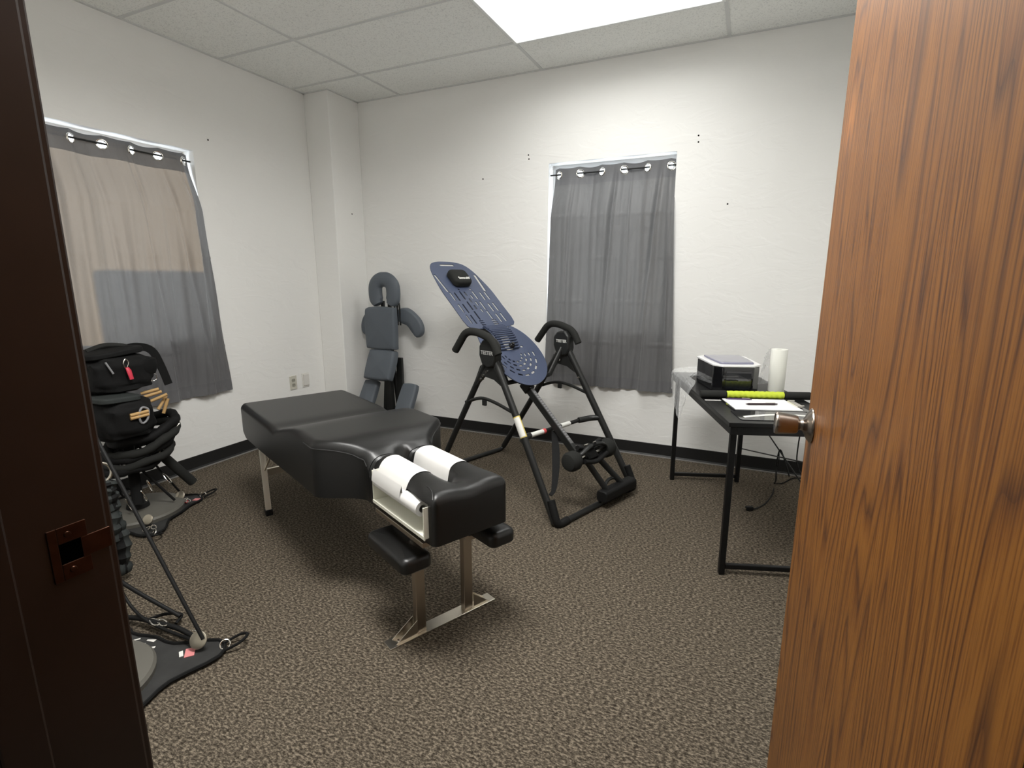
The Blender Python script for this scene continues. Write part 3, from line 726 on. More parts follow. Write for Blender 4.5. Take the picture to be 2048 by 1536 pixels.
# pivot hubs and handles
for sg in (-1, 1):
    x = -.345 if sg < 0 else .310
    hub = bmesh.new()
    out = [(-.060, -.045), (-.045, -.085), (.0, -.100), (.050, -.080), (.072, -.030), (.070, .025), (.040, .060), (-.02, .068), (-.055, .035)]
    mt = Matrix.Translation((x-.030, PV, PZ)) @ Matrix(((0, 0, 1, 0), (1, 0, 0, 0), (0, 1, 0, 0), (0, 0, 0, 1)))
    prism(hub, out, 0, .060, mt); ho = mesh_obj('pivot_hub', hub, FRAME, iv, bevel=.010)
    # webbed bracket joining the legs under the hub, with its lightening holes
    wb = bmesh.new(); prism(wb, [(-.065, -.13), (-.10, -.20), (-.03, -.165), (.05, -.155), (.115, -.215), (.16, -.24), (.085, -.095), (0, -.06)][::-1], -.009, .009, Matrix.Translation((x, PV, PZ)) @ Matrix(((0, 0, 1, 0), (1, 0, 0, 0), (0, 1, 0, 0), (0, 0, 0, 1))))
    wo = mesh_obj('leg_bracket', wb, FRAME, iv, smooth=False, bevel=.003)
    for q in ((.03, -.125), (.062, -.150), (.085, -.175)):
        s = bmesh.new(); tube(s, [(x-.014, PV+q[0], PZ+q[1]), (x+.014, PV+q[0], PZ+q[1])], .009, 12); mesh_obj('bolt', s, CHROME, wo)
    # padded handle: rises over the hub and bends down at both ends
    xo = -.392 if sg < 0 else .335
    hp = round_path([(xo, .790, .865), (xo, .69, .985), (xo*.99, .60, .990), (xo*.98, .475, .955), (xo*.98, .430, .875)], .055, 7)
    tubes('foam_handle', hp, .0225, FOAM, seg=16)
    if sg < 0:
        text_obj('TEETER', .030, mat('grey_print', (.45, .45, .43), .5), ho, Matrix.Translation((x-.0315, PV+.002, PZ-.012)) @ Matrix.Rotation(-PI/2, 4, 'Z') @ Matrix.Rotation(PI/2, 4, 'X'))
    else:
        text_obj('TEETER', .026, LABELW, ho, Matrix.Translation((x-.0315, PV+.002, PZ+.0)) @ Matrix.Rotation(-PI/2, 4, 'Z') @ Matrix.Rotation(PI/2, 4, 'X'))
    s = bmesh.new(); lathe(s, [(0, .004), (.006, .003), (.007, 0)], 14, Matrix.Translation((x+sg*-.012, .40, .66)) @ Matrix.Rotation(-PI/2, 4, 'Y')); mesh_obj('bolt', s, CHROME, iv)
# board frame: local L along the slope, W across, N off the surface towards the user (up/front)
th = math.radians(41)
Ld = Vector((0, math.cos(th), math.sin(th))); Nd = Vector((0, -math.sin(th), math.cos(th))); UC = -.045
ORG = Vector((UC, .45, .957+math.tan(th)*(.45-.814)))
BM = Matrix(((1, Ld.x, Nd.x, ORG.x), (0, Ld.y, Nd.y, ORG.y), (0, Ld.z, Nd.z, ORG.z), (0, 0, 0, 1)))  # columns: across, along, normal
def bp(u, l, n=0): return BM @ Vector((u, l, n))
slots_cut = []
def board(name, outline, slots, zf, thick=.006):
    """slab with real through slots, cut on a fine grid of the outline"""
    bm = bmesh.new(); prism(bm, outline, -thick, 0)
    o = mesh_obj(name, bm, NAVY, iv, smooth=False)
    cb = bmesh.new()
    for (u, l, w_, h_, a) in slots:
        prism(cb, rrect(w_, h_, min(w_, h_)*.45, 2), -thick-.02, .02, Matrix.Translation((u, l, 0)) @ Matrix.Rotation(a, 4, 'Z'))
    cut(o, cb)
    me = o.data
    b2 = bmesh.new(); b2.from_mesh(me)
    for v in b2.verts: v.co = BM @ (v.co+Vector((0, 0, zf(v.co.x, v.co.y))))
    b2.to_mesh(me); b2.free(); me.shade_smooth(); me.set_sharp_from_angle(angle=math.radians(35))
    bv = o.modifiers.new('bevel', 'BEVEL'); bv.width = .0015; bv.segments = 1; bv.limit_method = 'ANGLE'
    return o
up_o = smooth_path([(-.135, .505, 0), (-.205, .530, 0), (-.212, .70, 0), (-.213, .84, 0), (-.198, .955, 0), (-.178, 1.05, 0), (-.138, 1.120, 0), (-.07, 1.150, 0), (0, 1.156, 0), (.07, 1.150, 0),
                    (.138, 1.120, 0), (.178, 1.05, 0), (.198, .955, 0), (.213, .84, 0), (.212, .70, 0), (.205, .530, 0), (.135, .505, 0)], 3)
up_o = [(p.x, p.y) for p in up_o]
sl = [(0, 1.118, .125, .018, 0), (-.168, .925, .020, .17, .07), (.168, .925, .020, .17, -.07)]
for i, u in enumerate((-.150, -.110, -.055, .055, .110, .150)):
    for j, l in enumerate((.800, .690, .590) if abs(u) > .1 else (.815, .715, .625)):
        sl.append((u, l, .0135, .082, 0))
for l in (.83, .765, .70): sl.append((-.018, l, .0130, .040, 0)); sl.append((.018, l-.03, .0130, .040, 0))
for k in range(5):
    sl.append((-.055, .555-.018*k+.02, .040, .008, 0)); sl.append((.055, .555-.018*k+.02, .040, .008, 0))
for u in (-.05, .05): sl.append((u, .872, .016, .014, 0))
bd_up = board('upper_bed', up_o, sl, lambda u, l: .10*u*u*0+.35*u*u)
lo_o = smooth_path([(-.13, .500, 0), (-.168, .475, 0), (-.205, .40, 0), (-.222, .30, 0), (-.215, .20, 0), (-.185, .12, 0), (-.13, .060, 0), (-.06, .028, 0), (.0, .020, 0), (.06, .028, 0), (.13, .060, 0), (.185, .12, 0),
                    (.215, .20, 0), (.222, .30, 0), (.205, .40, 0), (.168, .475, 0), (.13, .500, 0), (.09, .40, 0), (.09, .335, 0), (0, .31, 0), (-.09, .335, 0), (-.09, .40, 0)], 3, closed=True)
lo_o = [(p.x, p.y) for p in lo_o]
sl = []
for R_, Ry in ((.070, .065), (.098, .098), (.130, .135), (.165, .175)):
    n = 7 if R_ < .1 else 9
    for k in range(n):
        a = PI+PI*(k+.5)/n
        cx_, cy_ = R_*math.cos(a), .275+Ry*math.sin(a)
        tang = math.atan2(Ry*math.cos(a), -R_*math.sin(a))
        L_ = PI*(R_+Ry)/2/n*.66
        sl.append((cx_, cy_, L_, .0125, tang))
sl.append((.115, .320, .022, .016, 0)); sl.append((-.115, .320, .022, .016, 0))
bd_lo = board('lower_bed', lo_o, sl, lambda u, l: .55*u*u)
# ribbed lumbar bridge joining the two halves
bm = bmesh.new()
for k in range(13):
    l0 = .315+.0165*k
    pts = [bp(u, l0, .012+.028*math.sin(PI*(k/12))+.30*u*u) for u in [-.085+.0085*i for i in range(21)]]
    tube(bm, pts, .0055, 6, r2=.0070)
mesh_obj('lumbar_bridge', bm, NAVY, iv)
bm = bmesh.new()
G = []
for k in range(13):
    l0 = .312+.0172*k; G.append([bm.verts.new(bp(u, l0, .004+.026*math.sin(PI*k/12)+.30*u*u)) for u in (-.085, -.06, -.035, .035, .06, .085)])
for A, Bq in zip(G, G[1:]):
    for k in (0, 1, 3, 4): bm.faces.new((A[k], A[k+1], Bq[k+1], Bq[k]))
so = mesh_obj('lumbar_shell', bm, NAVY, iv); md = so.modifiers.new('s', 'SOLIDIFY'); md.thickness = .004
bm = bmesh.new(); lathe(bm, [(0, .030), (.010, .028), (.014, .018), (.020, .012), (.022, 0)], 20, Matrix.Translation(bp(.018, .325, .018)) @ BM.to_3x3().to_4x4()); mesh_obj('bridge_knob', bm, GLOSSB, iv)
# head pillow
PM = BM @ Matrix.Translation((-.005, .955, .006))
bm = bmesh.new(); cushion(bm, rrect(.150, .135, .035, 6), .048, .020, PM, dome=.006); hp_ = mesh_obj('head_pillow', bm, FOAM, iv); hp_['label'] = 'black foam head pillow with white print'
text_obj('teeter', .040, LABELW, hp_, PM @ Matrix.Translation((.006, -.030, .0515)))
# main boom below the bed, with the height scale
def boom(u, l, n=-.058): return BM @ Vector((u-UC*0, l, n))
bm = bmesh.new(); tube(bm, [boom(0, 1.02), boom(0, .10)], .018, sq=True, r2=.030); mesh_obj('bed_rail', bm, FRAME, iv, smooth=False, bevel=.004)
bm = bmesh.new(); tube(bm, [boom(.0, .14), boom(.0, -.53)], .0165, sq=True, r2=.022); bo = mesh_obj('main_shaft', bm, FRAME, iv, smooth=False, bevel=.004)
bm = bmesh.new(); tube(bm, [boom(.0, .02), boom(.0, -.40)], .0125, sq=True, r2=.0228); mesh_obj('height_scale', bm, mat('grey_scale_strip', (.13, .13, .13), .45, metal=.3), bo, smooth=False)
bm = bmesh.new()
for k in range(21): box(bm, (0, 0, 0), (.017, .0065, .0462), mtx=Matrix.Translation(boom(0, -.01-.018*k)) @ BM.to_3x3().to_4x4())
mesh_obj('scale_marks', bm, PILOT, bo, smooth=False)
bm = bmesh.new(); box(bm, (0, 0, 0), (.052, .07, .062), mtx=Matrix.Translation(boom(0, .055)) @ BM.to_3x3().to_4x4()); mesh_obj('height_selector', bm, FRAME, iv, smooth=False, bevel=.008)
bm = bmesh.new(); box(bm, (0, 0, 0), (.026, .085, .002), mtx=Matrix.Translation(boom(0, -.435, -.0385)) @ BM.to_3x3().to_4x4()); mesh_obj('foil_label', bm, mat('cream_foil_label', (.80, .66, .45), .3), bo, smooth=False)
# cross tube under the bed carrying it on the pivots
tubes('pivot_arm', [(-.31, PV, PZ-.02), tuple(boom(-.15, .10, -.045))], .010, r2=.018); tubes('pivot_arm', [(.31, PV, PZ-.02), tuple(boom(.24, .10, -.045))], .010, r2=.018)
tubes('bed_cross_tube', [tuple(boom(-.15, .10, -.045)), tuple(boom(.24, .10, -.045))], .010, r2=.014)
# ankle assembly
def an(u, l, n): return tuple(boom(u+.012, l-.072, n))
for sg in (-1, 1):
    c = Vector(an(sg*.160, -.445, .010))
    mt = Matrix.Translation(c) @ Matrix.Rotation(PI/2, 4, 'Y')
    bm = bmesh.new(); lathe(bm, [(0, -.045), (.026, -.045), (.045, -.038), (.055, -.020), (.055, .020), (.045, .038), (.026, .045), (0, .045)], 24, mt); mesh_obj('ankle_roller', bm, FOAM, iv)
tubes('roller_axle', [an(-.17, -.445, .010), an(.17, -.445, .010)], .009, CHROME)
for k, (l, n) in enumerate(((-.475, -.005), (-.492, .022), (-.41, .040))):
    bm = bmesh.new(); tube(bm, smooth_path([an(-.105, l+.012, n+.010), an(-.05, l, n), an(.0, l-.006, n-.004), an(.05, l, n), an(.105, l+.012, n+.010)], 4), .015, 12, r2=.013); mesh_obj('ankle_cup', bm, RUBBER, iv)
for sg in (-1, 1):
    bm = bmesh.new(); tube(bm, smooth_path([an(sg*.03, -.40, -.03), an(sg*.10, -.425, .0), an(sg*.115, -.44, .045), an(sg*.06, -.43, .075), an(sg*.02, -.42, .07)], 4), .011, 10, r2=.014); mesh_obj('ankle_clamp', bm, FRAME, iv)
bm = bmesh.new(); box(bm, (0, 0, 0), (.10, .10, .06), mtx=Matrix.Translation(Vector(an(0, -.43, .0))) @ BM.to_3x3().to_4x4()); mesh_obj('ankle_block', bm, RUBBER, iv, smooth=False, bevel=.015)
tubes('latch_pin', [an(-.05, -.40, .052), an(-.015, -.40, .052)], .005, CHROME); tubes('latch_pin', [an(.04, -.40, .048), an(.075, -.40, .048)], .005, CHROME)
# foot platform: two arms down to a thick padded bar over the front base tube
FU = .125
for sg in (-1, 1):
    bm = bmesh.new(); tube(bm, [an(sg*.050+.015, -.46, -.01), (FU+sg*.075-.02, -.025, .100)], .013, 10, r2=.018); mesh_obj('foot_arm', bm, FRAME, iv)
bm = bmesh.new(); tube(bm, smooth_path([(FU-.10, -.012, .105), (FU-.05, .0, .135), (FU+.01, .0, .135), (FU+.06, -.012, .105)], 4), .010, 10); mesh_obj('foot_arch', bm, FRAME, iv)
bm = bmesh.new(); prism(bm, rrect(.070, .066, .018, 4), FU-.150, FU+.165, Matrix.Translation((0, -.030, .074)) @ Matrix(((0, 0, 1, 0), (1, 0, 0, 0), (0, 1, 0, 0), (0, 0, 0, 1)))); mesh_obj('foot_platform', bm, RUBBER, iv, bevel=.006)
# tether strap from the cross bar down to the left leg
bm = bmesh.new(); sp2 = smooth_path([(-.045, .315, cz-.02), (-.10, .25, .33), (-.19, .17, .24), (-.30, .09, .17), (-.352, .07, .155)], 5)
n = len(sp2); tube(bm, sp2, r2=[.002]*n, sq=True, r=[.010+.016*math.sin(PI*min(1, i/(n-1)*1.15))*(1-i/(n-1)*.6) for i in range(n)]); mesh_obj('tether_strap', bm, WEB, iv, smooth=False)

# ------------------------------------------------------------------ massage chair leaning in the corner
mc = thing('massage_chair', 'folded slate-grey massage chair leaning in the corner beyond the black table', 'massage chair', (.58, -.20, 0), 0)
RX = Matrix.Rotation(PI/2, 4, 'X')   # outline x,y -> x,z ; thickness towards -y
def mpad(name, pts, y, h=.055, r=.022, tilt=0, dome=.006, parent=mc, c=(0, 0), rz=0):
    bm = bmesh.new(); mt = Matrix.Translation((c[0], y, c[1])) @ Matrix.Rotation(rz, 4, 'Z') @ Matrix.Rotation(tilt, 4, 'X') @ RX
    cushion(bm, pts, h, r, mt, dome=dome); return mesh_obj(name, bm, GREYC, parent)
# face cradle: crescent ring, open at the bottom, with a slot in the middle
bm = bmesh.new()
def cradle(k):   # k 0..1 round the crescent
    a = math.radians(-72)+k*math.radians(-216)-math.radians(0)
    a = math.radians(-68-12)-k*math.radians(200+0)
    return a
cp = smooth_path([(-.062, 0, -.122), (-.084, 0, -.075), (-.092, 0, -.01), (-.084, 0, .055), (-.045, 0, .098), (0, 0, .106), (.045, 0, .098), (.084, 0, .055), (.092, 0, -.01), (.084, 0, -.075), (.062, 0, -.122)], 5)
nn_ = len(cp)
tube(bm, cp, [.040+.026*min(1, math.sin(PI*k/(nn_-1))*3.2) if k not in (0, nn_-1) else .026 for k in range(nn_)], 16, r2=[.036 if k not in (0, nn_-1) else .02 for k in range(nn_)], ref=Vector((0, 1, 0)))
bmesh.ops.transform(bm, matrix=Matrix.Translation((.022, -.02, 1.180)) @ Matrix.Diagonal((1, 1, .92, 1)), verts=bm.verts)
mesh_obj('face_cradle', bm, GREYC, mc)
chest = [(-.155, -.14), (-.155, .10), (-.115, .172), (.115, .172), (.150, .14), (.150, -.14), (.12, -.178), (-.115, -.178)]
chest = [(p.x, p.y) for p in smooth_path([(x, y, 0) for x, y in chest], 3, closed=True)]
mpad('chest_pad', chest, -.010, .062, .022, c=(-.010, .878), dome=.01)
seat = [(p.x, p.y) for p in smooth_path([(x, y, 0) for x, y in [(-.145, -.10), (-.125, .09), (-.09, .125), (.10, .125), (.145, .09), (.130, -.10), (.095, -.135), (-.11, -.135)]], 3, closed=True)]
mpad('seat_pad', seat, -.030, .075, .026, tilt=-.30, c=(-.016, .560), dome=.01)
for sg in (-1, 1):
    k = [(p.x, p.y) for p in smooth_path([(x, y, 0) for x, y in [(-.075, -.15), (-.075, .10), (-.045, .135), (.045, .135), (.075, .10), (.075, -.15), (.045, -.185), (-.045, -.185)]], 3, closed=True)]
    bm = bmesh.new(); cushion(bm, k, .055, .020, Matrix.Translation((sg*.200+.060, -.075, .285)) @ Matrix.Rotation(-.55, 4, 'X') @ RX, dome=.006); mesh_obj('knee_pad', bm, GREYC, mc)
# armrests curling out behind the chest pad
for pts in ([(.165, 1.045), (.215, 1.035), (.27, 1.00), (.325, .945), (.350, .880), (.335, .825), (.285, .802), (.235, .850), (.190, .900), (.110, .930), (.100, 1.02)],
            [(-.14, 1.03), (-.225, 1.00), (-.275, .94), (-.292, .87), (-.275, .815), (-.22, .800), (-.15, .83), (-.10, .92)]):
    q = smooth_path([(a, b, 0) for a, b in pts], 3, closed=True); cx_ = sum(p.x for p in q)/len(q); cy_ = sum(p.y for p in q)/len(q)
    bm = bmesh.new(); cushion(bm, [(p.x-cx_, p.y-cy_) for p in q], .050, .020, Matrix.Translation((cx_, .075, cy_)) @ RX, dome=.006); mesh_obj('arm_pad', bm, GREYC, mc)
bm = bmesh.new()
for x in (-.035, .035):
    tube(bm, [(x, .10, .03), (x, .03, .62), (x, .025, 1.10)], .012, sq=True, r2=.014)
    tube(bm, [(x*2.2, .02, .02), (x*1.8, .06, .50)], .010, sq=True, r2=.010)
for x in (.085, .115): tube(bm, [(x, .03, .015), (x+.0, .06, .60)], .008, 8)
tube(bm, [(-.16, .02, .02), (.16, .02, .02)], .014, sq=True, r2=.014); tube(bm, [(.02, .0, .05), (.02, -.02, .55)], .035, sq=True, r2=.02); tube(bm, [(.095, .05, .05), (.095, .05, .62)], .028, sq=True, r2=.014)
mesh_obj('frame', bm, FRAME, mc, smooth=False, bevel=.003)
bm = bmesh.new()
for x in (.110, .135): tube(bm, smooth_path([(x, .03, .90), (x+.005, .02, 1.03), (x+.004, .015, 1.085), (x-.012, .02, 1.09), (x-.022, .02, 1.03)], 4), .007, 8)
mesh_obj('adjuster_lever', bm, FRAME, mc)

# ------------------------------------------------------------------ desk and what lies on it
DA = math.atan2(-.948, .319)
dk = thing('desk', 'narrow black metal-framed desk at right, half hidden by the open door', 'desk', (2.97, -.43, 0), DA)
HD = .71
# local x = along the desk (towards the camera), y = across (towards the right wall)
bm = bmesh.new(); B(.0, 1.165, -.005, .475, HD-.018, HD, bm); mesh_obj('desktop', bm, DESKTOP, dk, smooth=False, bevel=.002)
lg = .0125
for x in (0.0, 1.10):
    for y in (.035, .44):
        bm = bmesh.new(); B(x-lg, x+lg, y-lg, y+lg, 0, HD-.020, bm); mesh_obj('leg', bm, DESKM, dk, smooth=False, bevel=.003)
    bm = bmesh.new(); B(x-.010, x+.010, .0475, .4275, .028, .050, bm); mesh_obj('foot_rail', bm, DESKM, dk, smooth=False, bevel=.003)
bm = bmesh.new(); B(-.012, 1.16, .004, .028, HD-.052, HD-.019, bm); B(-.012, 1.16, .445, .47, HD-.052, HD-.019, bm); B(1.132, 1.16, .028, .445, HD-.052, HD-.019, bm); B(-.012, .012, .028, .445, HD-.052, HD-.019, bm)
mesh_obj('apron_frame', bm, DESKM, dk, smooth=False, bevel=.002)
for a, b in (((.01, .445, .275), (1.09, .445, .62)), ((.01, .445, .62), (1.09, .445, .275))):
    pass
bm = bmesh.new(); tube(bm, [(.01, .448, .228), (1.09, .448, .503)], .0035, 8); tube(bm, [(.01, .452, .535), (1.09, .452, .27)], .0035, 8); mesh_obj('cross_brace', bm, DESKM, dk)
Dm = Matrix.Translation((2.97, -.43, 0)) @ Matrix.Rotation(DA, 4, 'Z')
def dp(x, y, z): v = Dm @ Vector((x, y, z)); return (v.x, v.y, v.z)
# sterilizer box
st = thing('sterilizer_box', 'glossy black octagonal-cornered box with white rim and tinted lid on the desk', 'appliance', dp(.425, .205, HD), DA)
ol = [(-.185, -.135+.035), (-.150, -.135), (.120, -.120), (.165, -.080), (.160, .075), (.120, .118), (-.165, .130), (-.190, .10)]
def sc(pts, k, kx=None): return [(x*(kx or k), y*k) for x, y in pts]
bm = bmesh.new(); prism(bm, sc(ol, .97), 0, .132); mesh_obj('body', bm, GLOSSB, st, smooth=False, bevel=.006)
bm = bmesh.new(); prism(bm, ol, .132, .143); mesh_obj('white_rim', bm, mat('glossy_white_plastic', (.86, .86, .86), .2), st, smooth=False, bevel=.003)
bm = bmesh.new(); cushion(bm, [(p.x, p.y) for p in smooth_path([(x*.80, y*.74, 0) for x, y in ol], 3, closed=True)], .010, .006, Matrix.Translation((0, 0, .1425)), dome=.002); mesh_obj('tinted_lid', bm, LIDM, st)
bm = bmesh.new(); B(.1595, .1615, -.062, .062, .018, .112, bm); fo = mesh_obj('front_window', bm, mat('smoked_window', (.012, .013, .016), .04, coat=1), st, smooth=False, bevel=.002)
# paper roll standing
bm = bmesh.new(); lathe(bm, [(.015, 0), (.038, 0), (.039, .002), (.039, .216), (.038, .218), (.015, .218), (.015, .02), (.0, .02)], 40)
pr = mesh_obj('paper_roll', bm, mat('white_paper_roll', (.80, .80, .74), .8), loc=dp(.515, .418, HD)); tag(pr, 'white roll of headrest paper standing upright on the desk', 'paper roll')
# massage stick
ms = thing('massage_stick', 'lime green textured massage roller with black foam grips lying across the desk', 'massage stick', dp(.715, .245, HD+.020), DA)
def bar(y0, y1, prof, name, m):
    bm = bmesh.new(); lathe(bm, prof, 24, Matrix.Translation((0, y0, 0)) @ Matrix.Rotation(-PI/2, 4, 'X')); return mesh_obj(name, bm, m, ms)
L1 = .12
for y0 in (-.255, .255-L1-.0): bar(y0, 0, [(0, 0), (.016, 0), (.019, .004), (.0195, L1-.004), (.0175, L1), (0, L1)], 'foam_grip', FOAM)
bm = bmesh.new(); prof = []
NR, NS_ = 60, 24; G = []
for i in range(NR+1):
    y = -.132+.264*i/NR; G.append([])
    for k in range(NS_):
        a = 2*PI*k/NS_; rr = .0165+.0022*(math.sin(y*260+a*3) > .1)*(.01 < i/NR < .99); G[-1].append(bm.verts.new((rr*math.cos(a), y, rr*math.sin(a))))
for A, Bq in zip(G, G[1:]):
    for k in range(NS_): bm.faces.new((A[k], A[(k+1) % NS_], Bq[(k+1) % NS_], Bq[k]))
bm.faces.new(G[0]); bm.faces.new(G[-1][::-1]); mesh_obj('textured_sleeve', bm, LIME, ms)
# clipboard with form
cbd = thing('clipboard', 'black clipboard holding white printed forms on the near part of the desk', 'clipboard', dp(.852, .235, HD), DA)
bm = bmesh.new(); prism(bm, rrect(.225, .325, .012, 4), 0, .004); mesh_obj('board', bm, GLOSSB, cbd, smooth=False)
bm = bmesh.new(); box(bm, (-.002, -.008, .0052), (.205, .285, .0022)); mesh_obj('paper_sheets', bm, mat('white_bond_paper', (.84, .84, .83), .7), cbd, smooth=False)
bm = bmesh.new(); box(bm, (0, .140, .010), (.11, .026, .010)); tube(bm, [(-.05, .128, .014), (-.05, .158, .014)], .004, 8); tube(bm, [(.05, .128, .014), (.05, .158, .014)], .004, 8); mesh_obj('clip', bm, CHROME, cbd, smooth=False, bevel=.003)
def pen(name, label, c, a, m, L=.145, r=.0048):
    bm = bmesh.new(); lathe(bm, [(0, 0), (.0012, .002), (r, .014), (r, L-.012), (r*.7, L-.008), (r*.6, L), (0, L)], 14, Matrix.Translation((0, -L/2, 0)) @ Matrix.Rotation(-PI/2, 4, 'X'))
    t = thing(name, label, 'pen', c, a); mesh_obj('barrel', bm, m, t)
    b = bmesh.new(); box(b, (0, L*.28, r+.0015), (.003, L*.3, .0015)); mesh_obj('pocket_clip', b, CHROME, t, smooth=False); return t
pen('pen', 'dark ballpoint pen lying on the white forms of the clipboard', dp(.868, .222, HD+.0116), DA+.08, PEN)
pen('pen', 'purple-black pen resting between massage roller and clipboard', dp(.762, .155, HD+.0065), DA-.04, PENP, .12, .006)
# black folder under the clipboard with pale curved band
fd = thing('folder', 'black folder with a pale curved stripe at the near end of the desk', 'folder', dp(1.045, .215, HD), DA)
bm = bmesh.new(); prism(bm, rrect(.150, .32, .01, 3), 0, .003); mesh_obj('cover', bm, GLOSSB, fd, smooth=False)
bm = bmesh.new(); pts_o = []; pts_i = []
for k in range(17):
    a = math.radians(200-130*k/16)
    y = -.135+.27*k/16; x = .030-.052*math.sin(PI*min(1, k/16*.72)); pts_o.append((x-.012, y)); pts_i.append((x+.012, y))
prism(bm, pts_o+pts_i[::-1], .003, .0036); mesh_obj('curved_stripe', bm, LABELW, fd, smooth=False)
bm = bmesh.new(); box(bm, (0, 0, .001), (.012, .22, .002)); ws = mesh_obj('paper_slip', bm, PAPER, loc=dp(.765, .110, HD), smooth=False); ws.rotation_euler = (0, 0, DA); tag(ws, 'white paper slip at the desk edge beside the massage roller', 'paper')
# plastic bags
def film(name, label, ctrl, rowsN=18, seed=1):
    rnd = random.Random(seed); bm = bmesh.new(); G = []
    nI, nJ = len(ctrl), len(ctrl[0])
    cols = [smooth_path([dp(*p) for p in row], 8) for row in ctrl]
    cols = [smooth_path([c[j] for c in cols], 8) for j in range(len(cols[0]))]
    for row in cols: G.append([bm.verts.new(p+Vector((rnd.uniform(-1, 1), rnd.uniform(-1, 1), 0))*.003+Vector((0, 0, rnd.uniform(0, .004)))) for p in row])
    for A, Bq in zip(G, G[1:]):
        for k in range(len(A)-1): bm.faces.new((A[k], A[k+1], Bq[k+1], Bq[k]))
    o = mesh_obj(name, bm, FILM); return tag(o, label, 'plastic bag')
film('plastic_bag', 'crumpled clear plastic bag hanging over the left edge of the desk',
     [[(.03, .38, HD+.03), (.03, .20, HD+.045), (.04, .06, HD+.035), (.05, -.012, HD+.02), (.055, -.020, HD-.05)],
      [(.13, .38, HD+.02), (.13, .20, HD+.05), (.14, .06, HD+.03), (.15, -.014, HD+.012), (.17, -.032, HD-.10)],
      [(.21, .09, HD+.012), (.23, .06, HD+.02), (.24, .03, HD+.018), (.27, -.014, HD+.010), (.31, -.04, HD-.16)],
      [(.25, .055, HD+.008), (.28, .045, HD+.012), (.33, .02, HD+.01), (.40, -.014, HD+.008), (.38, -.030, HD-.20)],
      [(.27, .055, HD+.006), (.36, .05, HD+.010), (.46, .02, HD+.008), (.54, -.012, HD+.006), (.45, -.026, HD-.10)]], seed=4)
film('plastic_bag', 'clear plastic wrap bunched behind the upright paper roll',
     [[(.40, .36, HD+.01), (.42, .375, HD+.10), (.43, .38, HD+.17)], [(.38, .40, HD+.008), (.39, .405, HD+.12), (.42, .41, HD+.21)],
      [(.36, .455, HD+.01), (.37, .45, HD+.10), (.40, .45, HD+.16)], [(.46, .468, HD+.01), (.46, .467, HD+.08), (.46, .466, HD+.12)]], seed=9)
# power cords
bm = bmesh.new()
tube(bm, smooth_path([(3.475, -.712, .012), (3.50, -.687, .008), (3.55, -.585, .006), (3.592, -.41, .006), (3.607, -.235, .010), dp(.509, .47, .219), dp(.514, .462, .306), dp(.535, .458, .378), dp(.56, .456, .405), dp(.60, .46, .375), dp(.66, .47, .30)], 8), .0036, 8)
tube(bm, smooth_path([(3.607, -.235, .010), (3.63, -.222, .006), (3.66, -.20, .005), (3.70, -.12, .005), (3.74, -.07, .005), (3.86, -.05, .006)], 8), .0032, 8)
tube(bm, smooth_path([dp(.535, .458, .378), dp(.525, .458, .34), dp(.53, .46, .30), dp(.545, .46, .33), dp(.54, .458, .385)], 6), .003, 8)
pc = thing('power_cord', 'loose black power cord with its plug lying on the carpet under the desk', 'power cord', (0, 0, 0)); mesh_obj('cable', bm, RUBBER, pc)
bm = bmesh.new(); box(bm, (3.464, -.715, .014), (.040, .022, .022), rz=.4); po = mesh_obj('plug', bm, RUBBER, pc, smooth=False, bevel=.004)
bm = bmesh.new(); box(bm, (3.442, -.731, .014), (.018, .0018, .007), rz=.4); box(bm, (3.447, -.717, .014), (.018, .0018, .007), rz=.4); mesh_obj('prong', bm, CHROME, po, smooth=False)
bm = bmesh.new(); tube(bm, smooth_path([dp(.73, .462, .66), dp(.741, .462, .563), dp(.735, .462, .49), dp(.74, .462, .41), dp(.78, .47, .36), dp(.90, .48, .33)], 8), .0030, 8); o = mesh_obj('cable', bm, RUBBER); tag(o, 'thin black cable hanging from the desk edge beside the door knob', 'cable')

